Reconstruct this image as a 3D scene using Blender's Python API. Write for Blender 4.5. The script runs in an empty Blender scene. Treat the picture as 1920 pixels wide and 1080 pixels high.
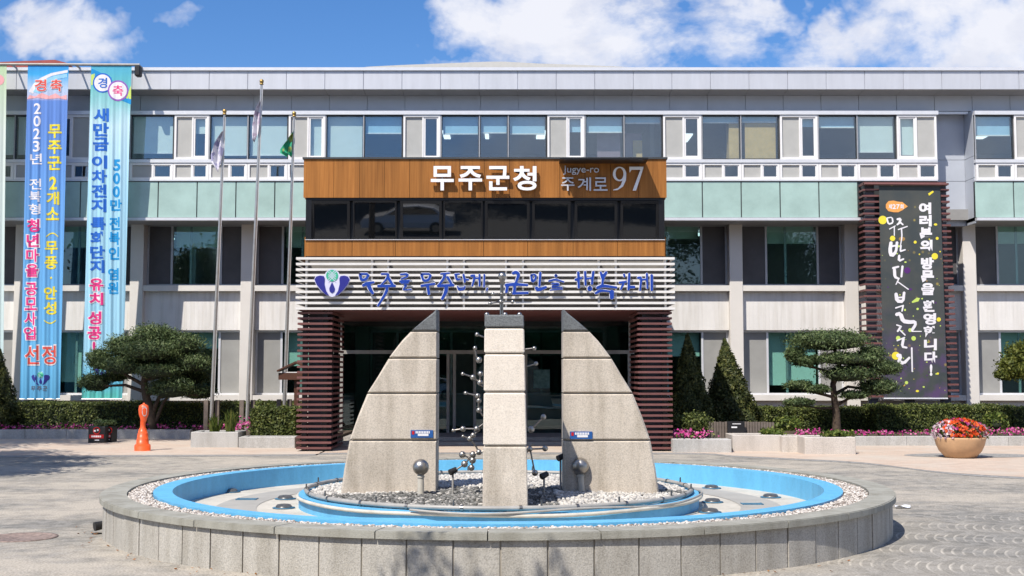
import bpy, math, random
import numpy as np
from math import sin, cos, pi, radians, sqrt, atan, atan2
random.seed(7); rng = np.random.default_rng(11)
S = bpy.context.scene
COL = S.collection
# ------------------------------------------------------------------ camera, sky, sun, exposure
FPX, HOR, EYE = 2272.0, 700.0, 1.6
PIT = atan((HOR-540)/FPX); CP, SP = cos(PIT), sin(PIT)
cd = bpy.data.cameras.new('camera'); cam = bpy.data.objects.new('camera', cd); COL.objects.link(cam)
cam.location = (0, 0, EYE); cam.rotation_euler = (pi/2+PIT, 0, 0)
cd.sensor_width = 36; cd.lens = FPX/1920*36; cd.clip_start = 0.1; cd.clip_end = 4000
S.camera = cam
TOSUN = np.array((-.65, -1.0, 1.6)); TOSUN /= np.linalg.norm(TOSUN)
sd = bpy.data.lights.new('sun', 'SUN'); sd.energy = 5.0; sd.angle = radians(.5); sd.color = (1, .93, .83)
sun = bpy.data.objects.new('sun', sd); COL.objects.link(sun); sun.location = (-20, -30, 50)
from mathutils import Vector
sun.rotation_euler = Vector(TOSUN).to_track_quat('Z', 'Y').to_euler()
S.view_settings.view_transform = 'Standard'; S.view_settings.look = 'None'; S.view_settings.gamma = 1
S.view_settings.exposure = 0.27
S.cycles.max_bounces = 8; S.cycles.transparent_max_bounces = 16; S.cycles.caustics_reflective = False
S.cycles.caustics_refractive = False

class NT:
    """small helper to write node trees"""
    def __init__(s, tree): s.t = tree
    def n(s, typ, **kw):
        nd = s.t.nodes.new(typ)
        ins = kw.pop('ins', {})
        for k, v in kw.items(): setattr(nd, k, v)
        for k, v in ins.items():
            if isinstance(v, bpy.types.NodeSocket): s.t.links.new(v, nd.inputs[k])
            else: nd.inputs[k].default_value = v
        return nd
    def m(s, op, a, b=0.0, c=0.0, clamp=False):
        nd = s.n('ShaderNodeMath', operation=op, use_clamp=clamp)
        for i, v in enumerate((a, b, c)):
            if isinstance(v, bpy.types.NodeSocket): s.t.links.new(v, nd.inputs[i])
            else: nd.inputs[i].default_value = v
        return nd.outputs[0]
    def mix(s, f, a, b, mode='MIX'):
        nd = s.n('ShaderNodeMix', data_type='RGBA', blend_type=mode)
        for k, v in ((0, f), (6, a), (7, b)):
            if isinstance(v, bpy.types.NodeSocket): s.t.links.new(v, nd.inputs[k])
            else: nd.inputs[k].default_value = (tuple(v)+(1,) if isinstance(v, (tuple, list)) and len(v) == 3 else v)
        return nd.outputs[2]
    def ramp(s, f, stops, interp='LINEAR'):
        nd = s.n('ShaderNodeValToRGB'); cr = nd.color_ramp; cr.interpolation = interp
        while len(cr.elements) < len(stops): cr.elements.new(0.5)
        for e, (p, c) in zip(cr.elements, stops):
            e.position = p; e.color = tuple(c)+(1,) if len(c) == 3 else c
        s.t.links.new(f, nd.inputs[0]); return nd.outputs[0]

W = bpy.data.worlds.new('World'); S.world = W; W.use_nodes = True
t = NT(W.node_tree); W.node_tree.nodes.clear()
sky = t.n('ShaderNodeTexSky', sky_type='NISHITA'); sky.sun_disc = False
sky.sun_elevation = math.asin(TOSUN[2]); sky.sun_rotation = atan2(TOSUN[0], TOSUN[1]) % (2*pi)
sky.altitude = 300; sky.air_density = 1.0; sky.dust_density = 0.25; sky.ozone_density = 2.2
tc = t.n('ShaderNodeTexCoord'); sx = t.n('ShaderNodeSeparateXYZ', ins={0: tc.outputs['Generated']})
ay = t.m('MAXIMUM', t.m('ABSOLUTE', sx.outputs[1]), .05)
u = t.m('DIVIDE', sx.outputs[0], ay); v = t.m('DIVIDE', sx.outputs[2], ay)
blobs = [(1570, 85, 150, 62, .8), (30, 8, 130, 50, .6), (1420, 95, 120, 40, .7), (80, 20, 150, 70, .60), (180, 70, 120, 50, .62), (330, 12, 70, 30, .30), (1020, 10, 260, 110, 1.0), (1130, 55, 300, 105, 1.0), (1340, 55, 175, 110, .98), (960, 115, 190, 34, .55),
         (1740, 55, 235, 130, .98), (1900, 80, 260, 150, 1.0), (775, 72, 50, 50, .26), (1500, 122, 170, 34, .7), (1620, -140, 420, 110, .7), (300, -160, 300, 90, .5)]
wv = t.n('ShaderNodeCombineXYZ', ins={0: u, 1: v, 2: 1.9})
wn = t.n('ShaderNodeTexNoise', ins={'Vector': wv.outputs[0], 'Scale': 16.0, 'Detail': 4.0, 'Roughness': .6}); ws = t.n('ShaderNodeSeparateColor', ins={0: wn.outputs['Color']})
uw = t.m('ADD', u, t.m('MULTIPLY', t.m('SUBTRACT', ws.outputs[0], .5), .13)); vw = t.m('ADD', v, t.m('MULTIPLY', t.m('SUBTRACT', ws.outputs[1], .5), .09))
acc = None
for (bx, by, rx, ry, amp) in blobs:
    du = t.m('MULTIPLY', t.m('SUBTRACT', uw, (bx-960)/FPX), FPX/rx)
    dv = t.m('MULTIPLY', t.m('SUBTRACT', vw, (HOR-by)/FPX), FPX/ry)
    q = t.m('MULTIPLY', t.m('SUBTRACT', 1.0, t.m('ADD', t.m('MULTIPLY', du, du), t.m('MULTIPLY', dv, dv)), clamp=True), amp)
    acc = q if acc is None else t.m('MAXIMUM', acc, q)
cv = t.n('ShaderNodeCombineXYZ', ins={0: u, 1: t.m('MULTIPLY', v, 1.35), 2: 3.7})
nz = t.n('ShaderNodeTexNoise', ins={'Vector': cv.outputs[0], 'Scale': 8.5, 'Detail': 12.0, 'Roughness': .62, 'Distortion': .2})
nz2 = t.n('ShaderNodeTexNoise', ins={'Vector': cv.outputs[0], 'Scale': 13.0, 'Detail': 6.0, 'Roughness': .55})
cm = t.m('ADD', acc, t.m('MULTIPLY', t.m('MULTIPLY', t.m('SUBTRACT', nz.outputs[0], .5), 3.4), t.m('MULTIPLY', acc, 3.0, clamp=True)))
cmask = t.ramp(cm, [(.16, (0, 0, 0)), (.42, (.30,)*3), (.74, (.80,)*3), (1.0, (.97,)*3)])
ccol = t.ramp(t.m('ADD', t.m('MULTIPLY', nz2.outputs[0], .7), t.m('MULTIPLY', v, .9)), [(.38, (5.0, 5.35, 6.6)), (.62, (7.5, 7.6, 8.2))])
hs = t.n('ShaderNodeHueSaturation', ins={'Saturation': 1.2, 'Value': 1.0, 'Color': t.mix(1.0, sky.outputs[0], (1.02, 1.07, 1.24), 'MULTIPLY')})
front = t.n('ShaderNodeMapRange', ins={0: sx.outputs[1], 1: .0, 2: .2})
back = t.n('ShaderNodeTexNoise', ins={'Vector': tc.outputs['Generated'], 'Scale': 3.0, 'Detail': 7.0, 'Roughness': .6})
cmask2 = t.m('ADD', t.m('MULTIPLY', cmask, front.outputs[0]), t.m('MULTIPLY', t.m('SUBTRACT', 1.0, front.outputs[0]), t.ramp(back.outputs[0], [(.42, (0, 0, 0)), (.62, (.7,)*3)])))
cc = t.mix(cmask2, hs.outputs[0], ccol)
bg = t.n('ShaderNodeBackground', ins={'Color': cc, 'Strength': .1})
t.n('ShaderNodeOutputWorld', ins={0: bg.outputs[0]})

# ------------------------------------------------------------------ helpers
def U(px, py, Y):
    a = (px-960)/FPX; b = (540-py)/FPX
    k = Y/(CP-b*SP)
    return np.array((a*k, Y, EYE+(SP+b*CP)*k))
def G(px, py, z=0.0):
    a = (px-960)/FPX; b = (540-py)/FPX
    k = (z-EYE)/(SP+b*CP)
    return np.array((a*k, (CP-b*SP)*k, z))
def R(x0, y0, x1, y1, Y):
    ym = (y0+y1)/2
    return U(x0, ym, Y)[0], U(x1, ym, Y)[0], U(960, y1, Y)[2], U(960, y0, Y)[2]   # X0,X1,Z0,Z1
def ZZ(py, Y): return U(960, py, Y)[2]

def tag(o, label=None, cat=None, group=None, kind=None):
    if label: o['label'] = label
    if cat: o['category'] = cat
    if group: o['group'] = group
    if kind: o['kind'] = kind
    return o
ORG = {}
def thing(name, label, cat, base, group=None):
    o = bpy.data.objects.new(name, None); o.empty_display_size = .2; COL.objects.link(o)
    o.location = tuple(map(float, base)); ORG[o.name] = np.array(base, float)
    return tag(o, label, cat, group)

class MB:
    def __init__(s): s.v = []; s.f = []; s.mi = []; s.nv = 0; s.rnd = []; s.sm = []
    def add(s, V, F, mi=0, rnd=None, smooth=False):
        V = np.asarray(V, float).reshape(-1, 3)
        s.v.append(V); s.f += [tuple(int(i)+s.nv for i in f) for f in F]
        s.mi += [mi]*len(F); s.sm += [smooth]*len(F)
        s.rnd.append(np.full(len(V), random.random()) if rnd is None else np.broadcast_to(rnd, (len(V),)))
        s.nv += len(V); return s
    def box(s, x0, x1, y0, y1, z0, z1, mi=0, bev=0.0):
        x0, x1 = min(x0, x1), max(x0, x1); y0, y1 = min(y0, y1), max(y0, y1); z0, z1 = min(z0, z1), max(z0, z1)
        if bev <= 0:
            V = [(x, y, z) for z in (z0, z1) for y in (y0, y1) for x in (x0, x1)]
            return s.add(V, [(0, 2, 3, 1), (4, 5, 7, 6), (0, 1, 5, 4), (2, 6, 7, 3), (0, 4, 6, 2), (1, 3, 7, 5)], mi)
        b = min(bev, (x1-x0)*.45, (y1-y0)*.45, (z1-z0)*.45)
        def ring(z, i): return [(x0+i, y0, z), (x1-i, y0, z), (x1, y0+i, z), (x1, y1-i, z), (x1-i, y1, z), (x0+i, y1, z), (x0, y1-i, z), (x0, y0+i, z)]
        def ring2(z): return [(x0+b, y0+b, z), (x1-b, y0+b, z), (x1-b, y0+b, z), (x1-b, y1-b, z), (x1-b, y1-b, z), (x0+b, y1-b, z), (x0+b, y1-b, z), (x0+b, y0+b, z)]
        V = ring2(z0)+ring(z0+b, b)+ring(z1-b, b)+ring2(z1)
        F = [(7, 5, 3, 1)]+[(24+1, 24+3, 24+5, 24+7)]
        for k in range(3):
            for i in range(8):
                j = (i+1) % 8; F.append((k*8+i, k*8+j, k*8+8+j, k*8+8+i))
        return s.add(V, F, mi)
    def prism(s, pts, y0, y1, mi=0):
        """outline in X,Z extruded from y0 (front) to y1"""
        n = len(pts); ar = sum(pts[i][0]*pts[(i+1) % n][1]-pts[(i+1) % n][0]*pts[i][1] for i in range(n))
        if ar < 0: pts = pts[::-1]
        V = [(x, y0, z) for x, z in pts]+[(x, y1, z) for x, z in pts]
        F = [tuple(range(n)), tuple(range(2*n-1, n-1, -1))]+[(i, n+i, n+(i+1) % n, (i+1) % n) for i in range(n)]
        return s.add(V, F, mi)
    def prismz(s, pts, z0, z1, mi=0):
        n = len(pts); ar = sum(pts[i][0]*pts[(i+1) % n][1]-pts[(i+1) % n][0]*pts[i][1] for i in range(n))
        if ar < 0: pts = pts[::-1]
        V = [(x, y, z0) for x, y in pts]+[(x, y, z1) for x, y in pts]
        F = [tuple(range(n-1, -1, -1)), tuple(range(n, 2*n))]+[(i, (i+1) % n, n+(i+1) % n, n+i) for i in range(n)]
        return s.add(V, F, mi)
    def tube(s, P, r, n=8, mi=0, cap=True, smooth=True):
        P = [np.array(p, float) for p in P]; rs = r if hasattr(r, '__len__') else [r]*len(P)
        V = []; prev = None
        for i, p in enumerate(P):
            d = P[min(i+1, len(P)-1)]-P[max(i-1, 0)]; d /= max(np.linalg.norm(d), 1e-9)
            if prev is None:
                a = np.array((0, 0, 1.)) if abs(d[2]) < .9 else np.array((1., 0, 0)); e = np.cross(d, a)
            else: e = prev-d*np.dot(prev, d)
            e /= np.linalg.norm(e); prev = e; g = np.cross(d, e)
            for k in range(n):
                q = 2*pi*k/n; V.append(p+rs[i]*(e*cos(q)+g*sin(q)))
        F = []
        for i in range(len(P)-1):
            for k in range(n): F.append((i*n+k, i*n+(k+1) % n, (i+1)*n+(k+1) % n, (i+1)*n+k))
        s.add(V, F, mi, smooth=smooth)
        if cap:
            b = len(V)-n
            s.add(V[:n], [tuple(range(n-1, -1, -1))], mi); s.add(V[b:], [tuple(range(n))], mi)
        return s
    def lathe(s, prof, c, n=32, mi=0, sx=1.0, sy=1.0, smooth=True):
        V = []; F = []
        for r, z in prof:
            for k in range(n):
                q = 2*pi*k/n; V.append((c[0]+r*sx*cos(q), c[1]+r*sy*sin(q), c[2]+z))
        for i in range(len(prof)-1):
            for k in range(n): F.append((i*n+k, i*n+(k+1) % n, (i+1)*n+(k+1) % n, (i+1)*n+k))
        return s.add(V, F, mi, smooth=smooth)
    def ball(s, c, r, n=14, mi=0, sx=1, sy=1, sz=1):
        m = max(4, n//2)
        prof = [(max(1e-4, r*sin(pi*i/m)), -r*sz*cos(pi*i/m)) for i in range(m+1)]
        return s.lathe(prof, c, n, mi, sx, sy)
    def sector(s, c, r0, r1, a0, a1, z0, z1, n=4, mi=0):
        """curved block between two radii and angles"""
        V = []; F = []
        for i in range(n+1):
            a = a0+(a1-a0)*i/n
            for (r, z) in ((r0, z0), (r1, z0), (r1, z1), (r0, z1)): V.append((c[0]+r*cos(a), c[1]+r*sin(a), z))
        for i in range(n):
            for k in range(4): F.append((i*4+k, i*4+(k+1) % 4, i*4+4+(k+1) % 4, i*4+4+k))
        F.append((3, 2, 1, 0)); F.append((n*4, n*4+1, n*4+2, n*4+3))
        return s.add(V, F, mi)
    def build(s, name, mats, parent=None, label=None, cat=None, group=None, kind=None):
        V = np.concatenate(s.v) if s.v else np.zeros((0, 3))
        if parent is not None: org = ORG[parent.name]
        else:
            org = np.array(((V[:, 0].min()+V[:, 0].max())/2, (V[:, 1].min()+V[:, 1].max())/2, V[:, 2].min()))
        me = bpy.data.meshes.new(name); me.from_pydata((V-org).tolist(), [], s.f)
        mats = mats if isinstance(mats, (list, tuple)) else [mats]
        for m in mats: me.materials.append(m)
        if len(mats) > 1: me.polygons.foreach_set('material_index', s.mi)
        me.polygons.foreach_set('use_smooth', s.sm)
        at = me.attributes.new('rnd', 'FLOAT', 'POINT'); at.data.foreach_set('value', np.concatenate(s.rnd).astype(np.float32))
        me.update()
        o = bpy.data.objects.new(name, me); COL.objects.link(o); ORG[o.name] = org
        if parent is not None: o.parent = parent
        else: o.location = tuple(org)
        return tag(o, label, cat, group, kind)
def lin(c):
    return tuple(((x/255)/12.92 if x/255 < .04045 else ((x/255+.055)/1.055)**2.4) for x in c)

# text: glyph outlines from Blender's built-in font
_tc = {}
def glyph(body, bold=0.0):
    k = (body, bold)
    if k in _tc: return _tc[k]
    c = bpy.data.curves.new('glyphs', 'FONT'); c.body = body; c.offset = bold; c.resolution_u = 4; c.extrude = .5
    o = bpy.data.objects.new('glyphs', c); COL.objects.link(o)
    dg = bpy.context.evaluated_depsgraph_get(); dg.update()
    m = bpy.data.meshes.new_from_object(o.evaluated_get(dg))
    V = np.array([v.co[:] for v in m.vertices]); F = [tuple(p.vertices) for p in m.polygons]
    bpy.data.objects.remove(o); bpy.data.curves.remove(c); bpy.data.meshes.remove(m)
    V[:, 2] = np.where(V[:, 2] > 0, 1.0, 0.0)       # 1 front, 0 back
    lo = V[:, :2].min(0); hi = V[:, :2].max(0)
    V[:, :2] = (V[:, :2]-lo)/np.maximum(hi-lo, 1e-6)
    _tc[k] = (V, F, hi-lo); return _tc[k]
def put_text(mb, body, x0, y0, x1, y1, Y, thick, bold=0.0, mi=0, mapper=None):
    V, F, _ = glyph(body, bold)
    out = np.zeros_like(V)
    for i, (a, b, d) in enumerate(V):
        px = x0+(x1-x0)*a; py = y1+(y0-y1)*b
        if mapper: out[i] = mapper(px, py, thick*d)
        else:
            p = U(px, py, Y); out[i] = (p[0], Y-thick*d, p[2])
    mb.add(out, F, mi)
def stroke(mb, P, w, conv, thick, mi=0, lift=0.0, taper=True):
    """brush stroke: a ribbon along a polyline, conv(px,py,depth) -> point"""
    P = np.array(P, float)
    if len(P) > 2:      # soften the corners a little
        Q = [P[0]]
        for i in range(len(P)-1):
            Q += [P[i]*.8+P[i+1]*.2, P[i]*.2+P[i+1]*.8]
        Q.append(P[-1]); P = np.array(Q)
    n = len(P); L = []; Rr = []
    for i in range(n):
        d = P[min(i+1, n-1)]-P[max(i-1, 0)]; d /= max(np.linalg.norm(d), 1e-6); nn = np.array((-d[1], d[0]))
        k = i/(n-1); ww = w*.5*((.8+.35*sin(pi*min(1, k*1.15+.1))) if taper else 1)
        L.append(P[i]+nn*ww); Rr.append(P[i]-nn*ww)
    d0 = P[0]-P[1]; d0 /= np.linalg.norm(d0); d1 = P[-1]-P[-2]; d1 /= np.linalg.norm(d1)
    for sg in range(n-1):
        pts = [L[sg], L[sg+1], Rr[sg+1], Rr[sg]]
        if sg == 0: pts = [pts[0], pts[1], pts[2], pts[3], P[0]+d0*w*.3]
        if sg == n-2: pts = pts[:2]+[P[-1]+d1*w*.3]+pts[2:]
        m = len(pts)
        ar = sum(pts[i][0]*pts[(i+1) % m][1]-pts[(i+1) % m][0]*pts[i][1] for i in range(m))
        if ar > 0: pts = pts[::-1]
        V = [conv(p[0], p[1], lift+thick) for p in pts]+[conv(p[0], p[1], lift) for p in pts]
        F = [tuple(range(m)), tuple(range(2*m-1, m-1, -1))]+[(i, m+i, m+(i+1) % m, (i+1) % m) for i in range(m)]
        mb.add(V, F, mi)

# ------------------------------------------------------------------ materials
MATS = {}
def mat(name, col, rough=.6, metal=0.0, var=.12, scale=6.0, bump=0.0, bscale=60.0, spec=.5, col2=None, speck=0.0, speckscale=150.0, coat=0.0, rnd=0.0, stretch=(1, 1, 1)):
    m = bpy.data.materials.new(name); m.use_nodes = True; m.node_tree.nodes.clear(); t = NT(m.node_tree)
    tc = t.n('ShaderNodeTexCoord'); mp = t.n('ShaderNodeMapping', ins={0: tc.outputs['Object'], 3: stretch})
    nz = t.n('ShaderNodeTexNoise', ins={'Vector': mp.outputs[0], 'Scale': scale, 'Detail': 6.0, 'Roughness': .6})
    c1 = tuple(max(0, x*(1-var)) for x in col); c2 = col2 or tuple(min(1, x*(1+var)) for x in col)
    c = t.ramp(nz.outputs[0], [(.32, c1), (.68, c2)])
    if speck:
        n2 = t.n('ShaderNodeTexNoise', ins={'Vector': tc.outputs['Object'], 'Scale': speckscale, 'Detail': 3.0, 'Roughness': .7})
        f = t.ramp(n2.outputs[0], [(.38, (1-speck,)*3), (.5, (1, 1, 1)), (.64, (1+speck*.5,)*3)])
        c = t.mix(1.0, c, f, 'MULTIPLY')
    if rnd:
        a = t.n('ShaderNodeAttribute', attribute_name='rnd')
        f = t.ramp(a.outputs['Fac'], [(0, (1-rnd,)*3), (1, (1+rnd,)*3)])
        c = t.mix(1.0, c, f, 'MULTIPLY')
    p = t.n('ShaderNodeBsdfPrincipled', ins={'Base Color': c, 'Roughness': rough, 'Metallic': metal, 'Specular IOR Level': spec, 'Coat Weight': coat})
    if bump:
        n3 = t.n('ShaderNodeTexNoise', ins={'Vector': tc.outputs['Object'], 'Scale': bscale, 'Detail': 4.0})
        b = t.n('ShaderNodeBump', ins={'Strength': bump, 'Distance': .02, 'Height': n3.outputs[0]})
        t.t.links.new(b.outputs[0], p.inputs['Normal'])
    t.n('ShaderNodeOutputMaterial', ins={0: p.outputs[0]})
    MATS[name] = m; return m
def leafmat(name, c0, c1, c2, trans=.25):
    m = bpy.data.materials.new(name); m.use_nodes = True; m.node_tree.nodes.clear(); t = NT(m.node_tree)
    a = t.n('ShaderNodeAttribute', attribute_name='rnd')
    c = t.ramp(a.outputs['Fac'], [(0, c0), (.6, c1), (1, c2)])
    tc = t.n('ShaderNodeTexCoord')
    nz = t.n('ShaderNodeTexNoise', ins={'Vector': tc.outputs['Object'], 'Scale': 4.0, 'Detail': 3.0})
    c = t.mix(1.0, c, t.ramp(nz.outputs[0], [(.35, (.7, .72, .7)), (.65, (1.25, 1.2, 1.1))]), 'MULTIPLY')
    p = t.n('ShaderNodeBsdfPrincipled', ins={'Base Color': c, 'Roughness': .55, 'Specular IOR Level': .3})
    tr = t.n('ShaderNodeBsdfTranslucent', ins={0: c}); mx = t.n('ShaderNodeMixShader', ins={0: trans, 1: p.outputs[0], 2: tr.outputs[0]})
    t.n('ShaderNodeOutputMaterial', ins={0: mx.outputs[0]}); MATS[name] = m; return m
def glassmat(name, tint, refl=.1, rough=.01):
    m = bpy.data.materials.new(name); m.use_nodes = True; m.node_tree.nodes.clear(); t = NT(m.node_tree)
    lw = t.n('ShaderNodeLayerWeight', ins={0: .5}); fr = t.m('ADD', t.m('MULTIPLY', t.m('POWER', lw.outputs['Facing'], 5.0), .9), .04); tc = t.n('ShaderNodeTexCoord')
    nz = t.n('ShaderNodeTexNoise', ins={'Vector': tc.outputs['Object'], 'Scale': .9, 'Detail': 2.0})
    b = t.n('ShaderNodeBump', ins={'Strength': .12, 'Distance': .02, 'Height': nz.outputs[0]})
    tr = t.n('ShaderNodeBsdfTransparent', ins={0: tuple(tint)+(1,)})
    gl = t.n('ShaderNodeBsdfGlossy', ins={'Color': (.9, .95, 1, 1), 'Roughness': rough, 'Normal': b.outputs[0]})
    mx = t.n('ShaderNodeMixShader', ins={0: t.m('ADD', fr, refl, clamp=True), 1: tr.outputs[0], 2: gl.outputs[0]})
    t.n('ShaderNodeOutputMaterial', ins={0: mx.outputs[0]}); MATS[name] = m; return m
def rampmat(name, stops, axis=2, lo=0.0, hi=1.0, rough=.7, noise=0.0):
    """print whose colour runs along one object axis"""
    m = bpy.data.materials.new(name); m.use_nodes = True; m.node_tree.nodes.clear(); t = NT(m.node_tree)
    tc = t.n('ShaderNodeTexCoord'); sp = t.n('ShaderNodeSeparateXYZ', ins={0: tc.outputs['Object']})
    f = t.n('ShaderNodeMapRange', ins={0: sp.outputs[axis], 1: lo, 2: hi}).outputs[0]
    if noise:
        nz = t.n('ShaderNodeTexNoise', ins={'Vector': tc.outputs['Object'], 'Scale': 1.6, 'Detail': 3.0})
        f = t.m('ADD', f, t.m('MULTIPLY', t.m('SUBTRACT', nz.outputs[0], .5), noise))
    c = t.ramp(f, stops)
    p = t.n('ShaderNodeBsdfPrincipled', ins={'Base Color': c, 'Roughness': rough, 'Specular IOR Level': .2})
    tr = t.n('ShaderNodeBsdfTranslucent', ins={0: c}); mx = t.n('ShaderNodeMixShader', ins={0: .12, 1: p.outputs[0], 2: tr.outputs[0]})
    t.n('ShaderNodeOutputMaterial', ins={0: mx.outputs[0]}); MATS[name] = m; return m
def emis(name, c, s):
    m = bpy.data.materials.new(name); m.use_nodes = True; m.node_tree.nodes.clear(); t = NT(m.node_tree)
    e = t.n('ShaderNodeEmission', ins={0: tuple(c)+(1,), 1: s}); t.n('ShaderNodeOutputMaterial', ins={0: e.outputs[0]}); return m

def wallmat():
    m = mat('ribbed_concrete', (.74, .72, .70), .8, var=.06, scale=1.2, speck=.05, speckscale=60)
    nt = m.node_tree; t = NT(nt); p = [n for n in nt.nodes if n.type == 'BSDF_PRINCIPLED'][0]
    tc = [n for n in nt.nodes if n.type == 'TEX_COORD'][0]
    sp = t.n('ShaderNodeSeparateXYZ', ins={0: tc.outputs['Object']})
    fr = t.m('FRACT', t.m('MULTIPLY', sp.outputs[0], 9.0))
    h = t.m('SMOOTH_MIN', t.m('MULTIPLY', t.m('ABSOLUTE', t.m('SUBTRACT', fr, .5)), 6.0), 1.0, .2)
    b = t.n('ShaderNodeBump', ins={'Strength': .16, 'Distance': .02, 'Height': h}); nt.links.new(b.outputs[0], p.inputs['Normal'])
    # rain streaks
    mp = t.n('ShaderNodeMapping', ins={0: tc.outputs['Object'], 3: (7, 7, .5)})
    nz = t.n('ShaderNodeTexNoise', ins={'Vector': mp.outputs[0], 'Scale': 1.0, 'Detail': 5.0})
    old = p.inputs['Base Color'].links[0].from_socket
    c = t.mix(1.0, old, t.ramp(nz.outputs[0], [(.30, (.85, .84, .815)), (.55, (1, 1, 1))]), 'MULTIPLY'); nt.links.new(c, p.inputs['Base Color'])
    return m
M_wall = wallmat()
M_col = mat('column_paint', (.69, .66, .625), .75, var=.05, scale=1.0, speck=.04)
M_sill = mat('sill_paint', (.68, .655, .62), .75, var=.06, scale=2)
M_fascia = mat('aluminium_panel', (.58, .595, .64), .45, metal=.25, var=.06, scale=1.5, stretch=(3, 1, .4))
M_soffit = mat('soffit_panel', (.34, .34, .35), .6, var=.06, scale=1.5)
M_strip = mat('grey_panel', (.50, .535, .60), .5, metal=.2, var=.05, scale=1.5)
M_white = mat('white_upvc', (.80, .79, .79), .45, var=.03)
M_rail = mat('aluminium_rail', (.72, .73, .76), .4, metal=.3, var=.04)
M_dkframe = mat('dark_gasket', (.045, .05, .055), .5, var=.1)
M_grframe = mat('grey_aluminium', (.40, .41, .43), .45, metal=.3, var=.06)
M_screen = mat('insect_mesh', (.42, .42, .405), .8, var=.05, scale=3)
M_screen3 = mat('grey_insect_mesh', (.30, .30, .29), .8, var=.08, scale=2)
M_screen2 = mat('shade_dark_insect_mesh', (.085, .083, .09), .8, var=.12, scale=2)  # second floor mesh, the shade under the bay put into its grey
M_spandrel = mat('mint_spandrel_glass', (.37, .515, .475), .15, var=.12, scale=1.3, speck=.02, speckscale=25)
M_blindm = mat('mint_roller_blind', (.74, .80, .77), .8, var=.03)
M_blindb = mat('eave_shade_blind', (.40, .62, .80), .8, var=.04)  # blue stands for the shade of the eaves on the lowered blinds
M_hem = mat('white_hem_bar', (.8, .8, .8), .5)
M_inwall = mat('interior_paint', (.38, .41, .45), .9, var=.15, scale=.6)
M_inslab = mat('interior_slab', (.30, .30, .30), .9, var=.05)
M_tan = mat('tan_board', (.66, .43, .17), .7, var=.1)
M_pinkbd = mat('mauve_partition', (.30, .20, .24), .8)
M_glass3 = glassmat('blue_tinted_glass', (.90, .955, .955), .08)
M_glass2 = glassmat('green_tinted_glass', (.74, .89, .86), .03)
M_glassd = glassmat('dark_entrance_glass', (.50, .66, .64), .03)
M_black = mat('black_frame', (.008, .008, .009), .35, var=.1)
def blackglass():
    m = mat('black_glass', (.003, .004, .005), .02, var=.1, spec=.5)
    [n for n in m.node_tree.nodes if n.type == 'BSDF_PRINCIPLED'][0].inputs['IOR'].default_value = 2.2; return m
M_blackg = blackglass()
def woodmat():
    m = bpy.data.materials.new('timber_panel'); m.use_nodes = True; m.node_tree.nodes.clear(); t = NT(m.node_tree)
    tc = t.n('ShaderNodeTexCoord')
    mp = t.n('ShaderNodeMapping', ins={0: tc.outputs['Object'], 3: (26, 26, .9)})
    nz = t.n('ShaderNodeTexNoise', ins={'Vector': mp.outputs[0], 'Scale': 1.0, 'Detail': 7.0, 'Roughness': .62, 'Distortion': .3})
    mp2 = t.n('ShaderNodeMapping', ins={0: tc.outputs['Object'], 3: (5, 5, .25)})
    nz2 = t.n('ShaderNodeTexNoise', ins={'Vector': mp2.outputs[0], 'Scale': 1.0, 'Detail': 3.0})
    c = t.ramp(nz.outputs[0], [(.3, (.25, .098, .022)), (.5, (.315, .13, .030)), (.7, (.37, .16, .040))])
    c = t.mix(1.0, c, t.ramp(nz2.outputs[0], [(.35, (.82, .8, .78)), (.65, (1.12, 1.1, 1.08))]), 'MULTIPLY')
    a = t.n('ShaderNodeAttribute', attribute_name='rnd')
    c = t.mix(1.0, c, t.ramp(a.outputs['Fac'], [(0, (.92, .91, .9)), (1, (1.08, 1.06, 1.05))]), 'MULTIPLY')
    p = t.n('ShaderNodeBsdfPrincipled', ins={'Base Color': c, 'Roughness': .55, 'Specular IOR Level': .25})
    t.n('ShaderNodeOutputMaterial', ins={0: p.outputs[0]}); return m
M_wood = woodmat()
M_brown = mat('brown_slat', (.155, .062, .058), .5, var=.12, scale=4, rnd=.12)
M_brownd = mat('brown_ceiling', (.12, .035, .032), .6)
M_post = mat('charcoal_post', (.06, .06, .075), .5)
M_louver = mat('white_louver', (.70, .685, .665), .45, var=.05, scale=3)
M_lback = mat('grey_backing', (.19, .18, .165), .8)
M_letter = mat('white_letter', (.82, .82, .84), .35, var=.02)
M_steelletter = mat('steel_letter', (.62, .62, .66), .35, metal=.3, var=.03)
M_blue = mat('blue_letter', (.010, .05, .34), .4, var=.05)
M_navy = mat('indigo_enamel', (.028, .03, .24), .35, var=.05)
M_green = mat('green_enamel', (.04, .42, .25), .4, var=.05)
M_lav = mat('lavender_enamel', (.62, .62, .80), .4, var=.03)
def stonemat(name, c, stain=.22, sp=.24):
    m = mat(name, c, .8, var=.06, scale=2.2, speck=sp, speckscale=75, bump=.25, bscale=110, spec=.25)
    nt = m.node_tree; t = NT(nt); p = [n for n in nt.nodes if n.type == 'BSDF_PRINCIPLED'][0]
    tc = [n for n in nt.nodes if n.type == 'TEX_COORD'][0]
    mp = t.n('ShaderNodeMapping', ins={0: tc.outputs['Object'], 3: (6, 6, 1.1)})
    nz = t.n('ShaderNodeTexNoise', ins={'Vector': mp.outputs[0], 'Scale': 1.0, 'Detail': 5.0, 'Roughness': .6})
    old = p.inputs['Base Color'].links[0].from_socket
    c = t.mix(1.0, old, t.ramp(nz.outputs[0], [(.36, (1-stain, 1-stain*1.05, 1-stain*1.15)), (.58, (1, 1, 1))]), 'MULTIPLY'); nt.links.new(c, p.inputs['Base Color'])
    return m
M_granite = stonemat('pale_granite', (.57, .51, .435), .24, .20)
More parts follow.
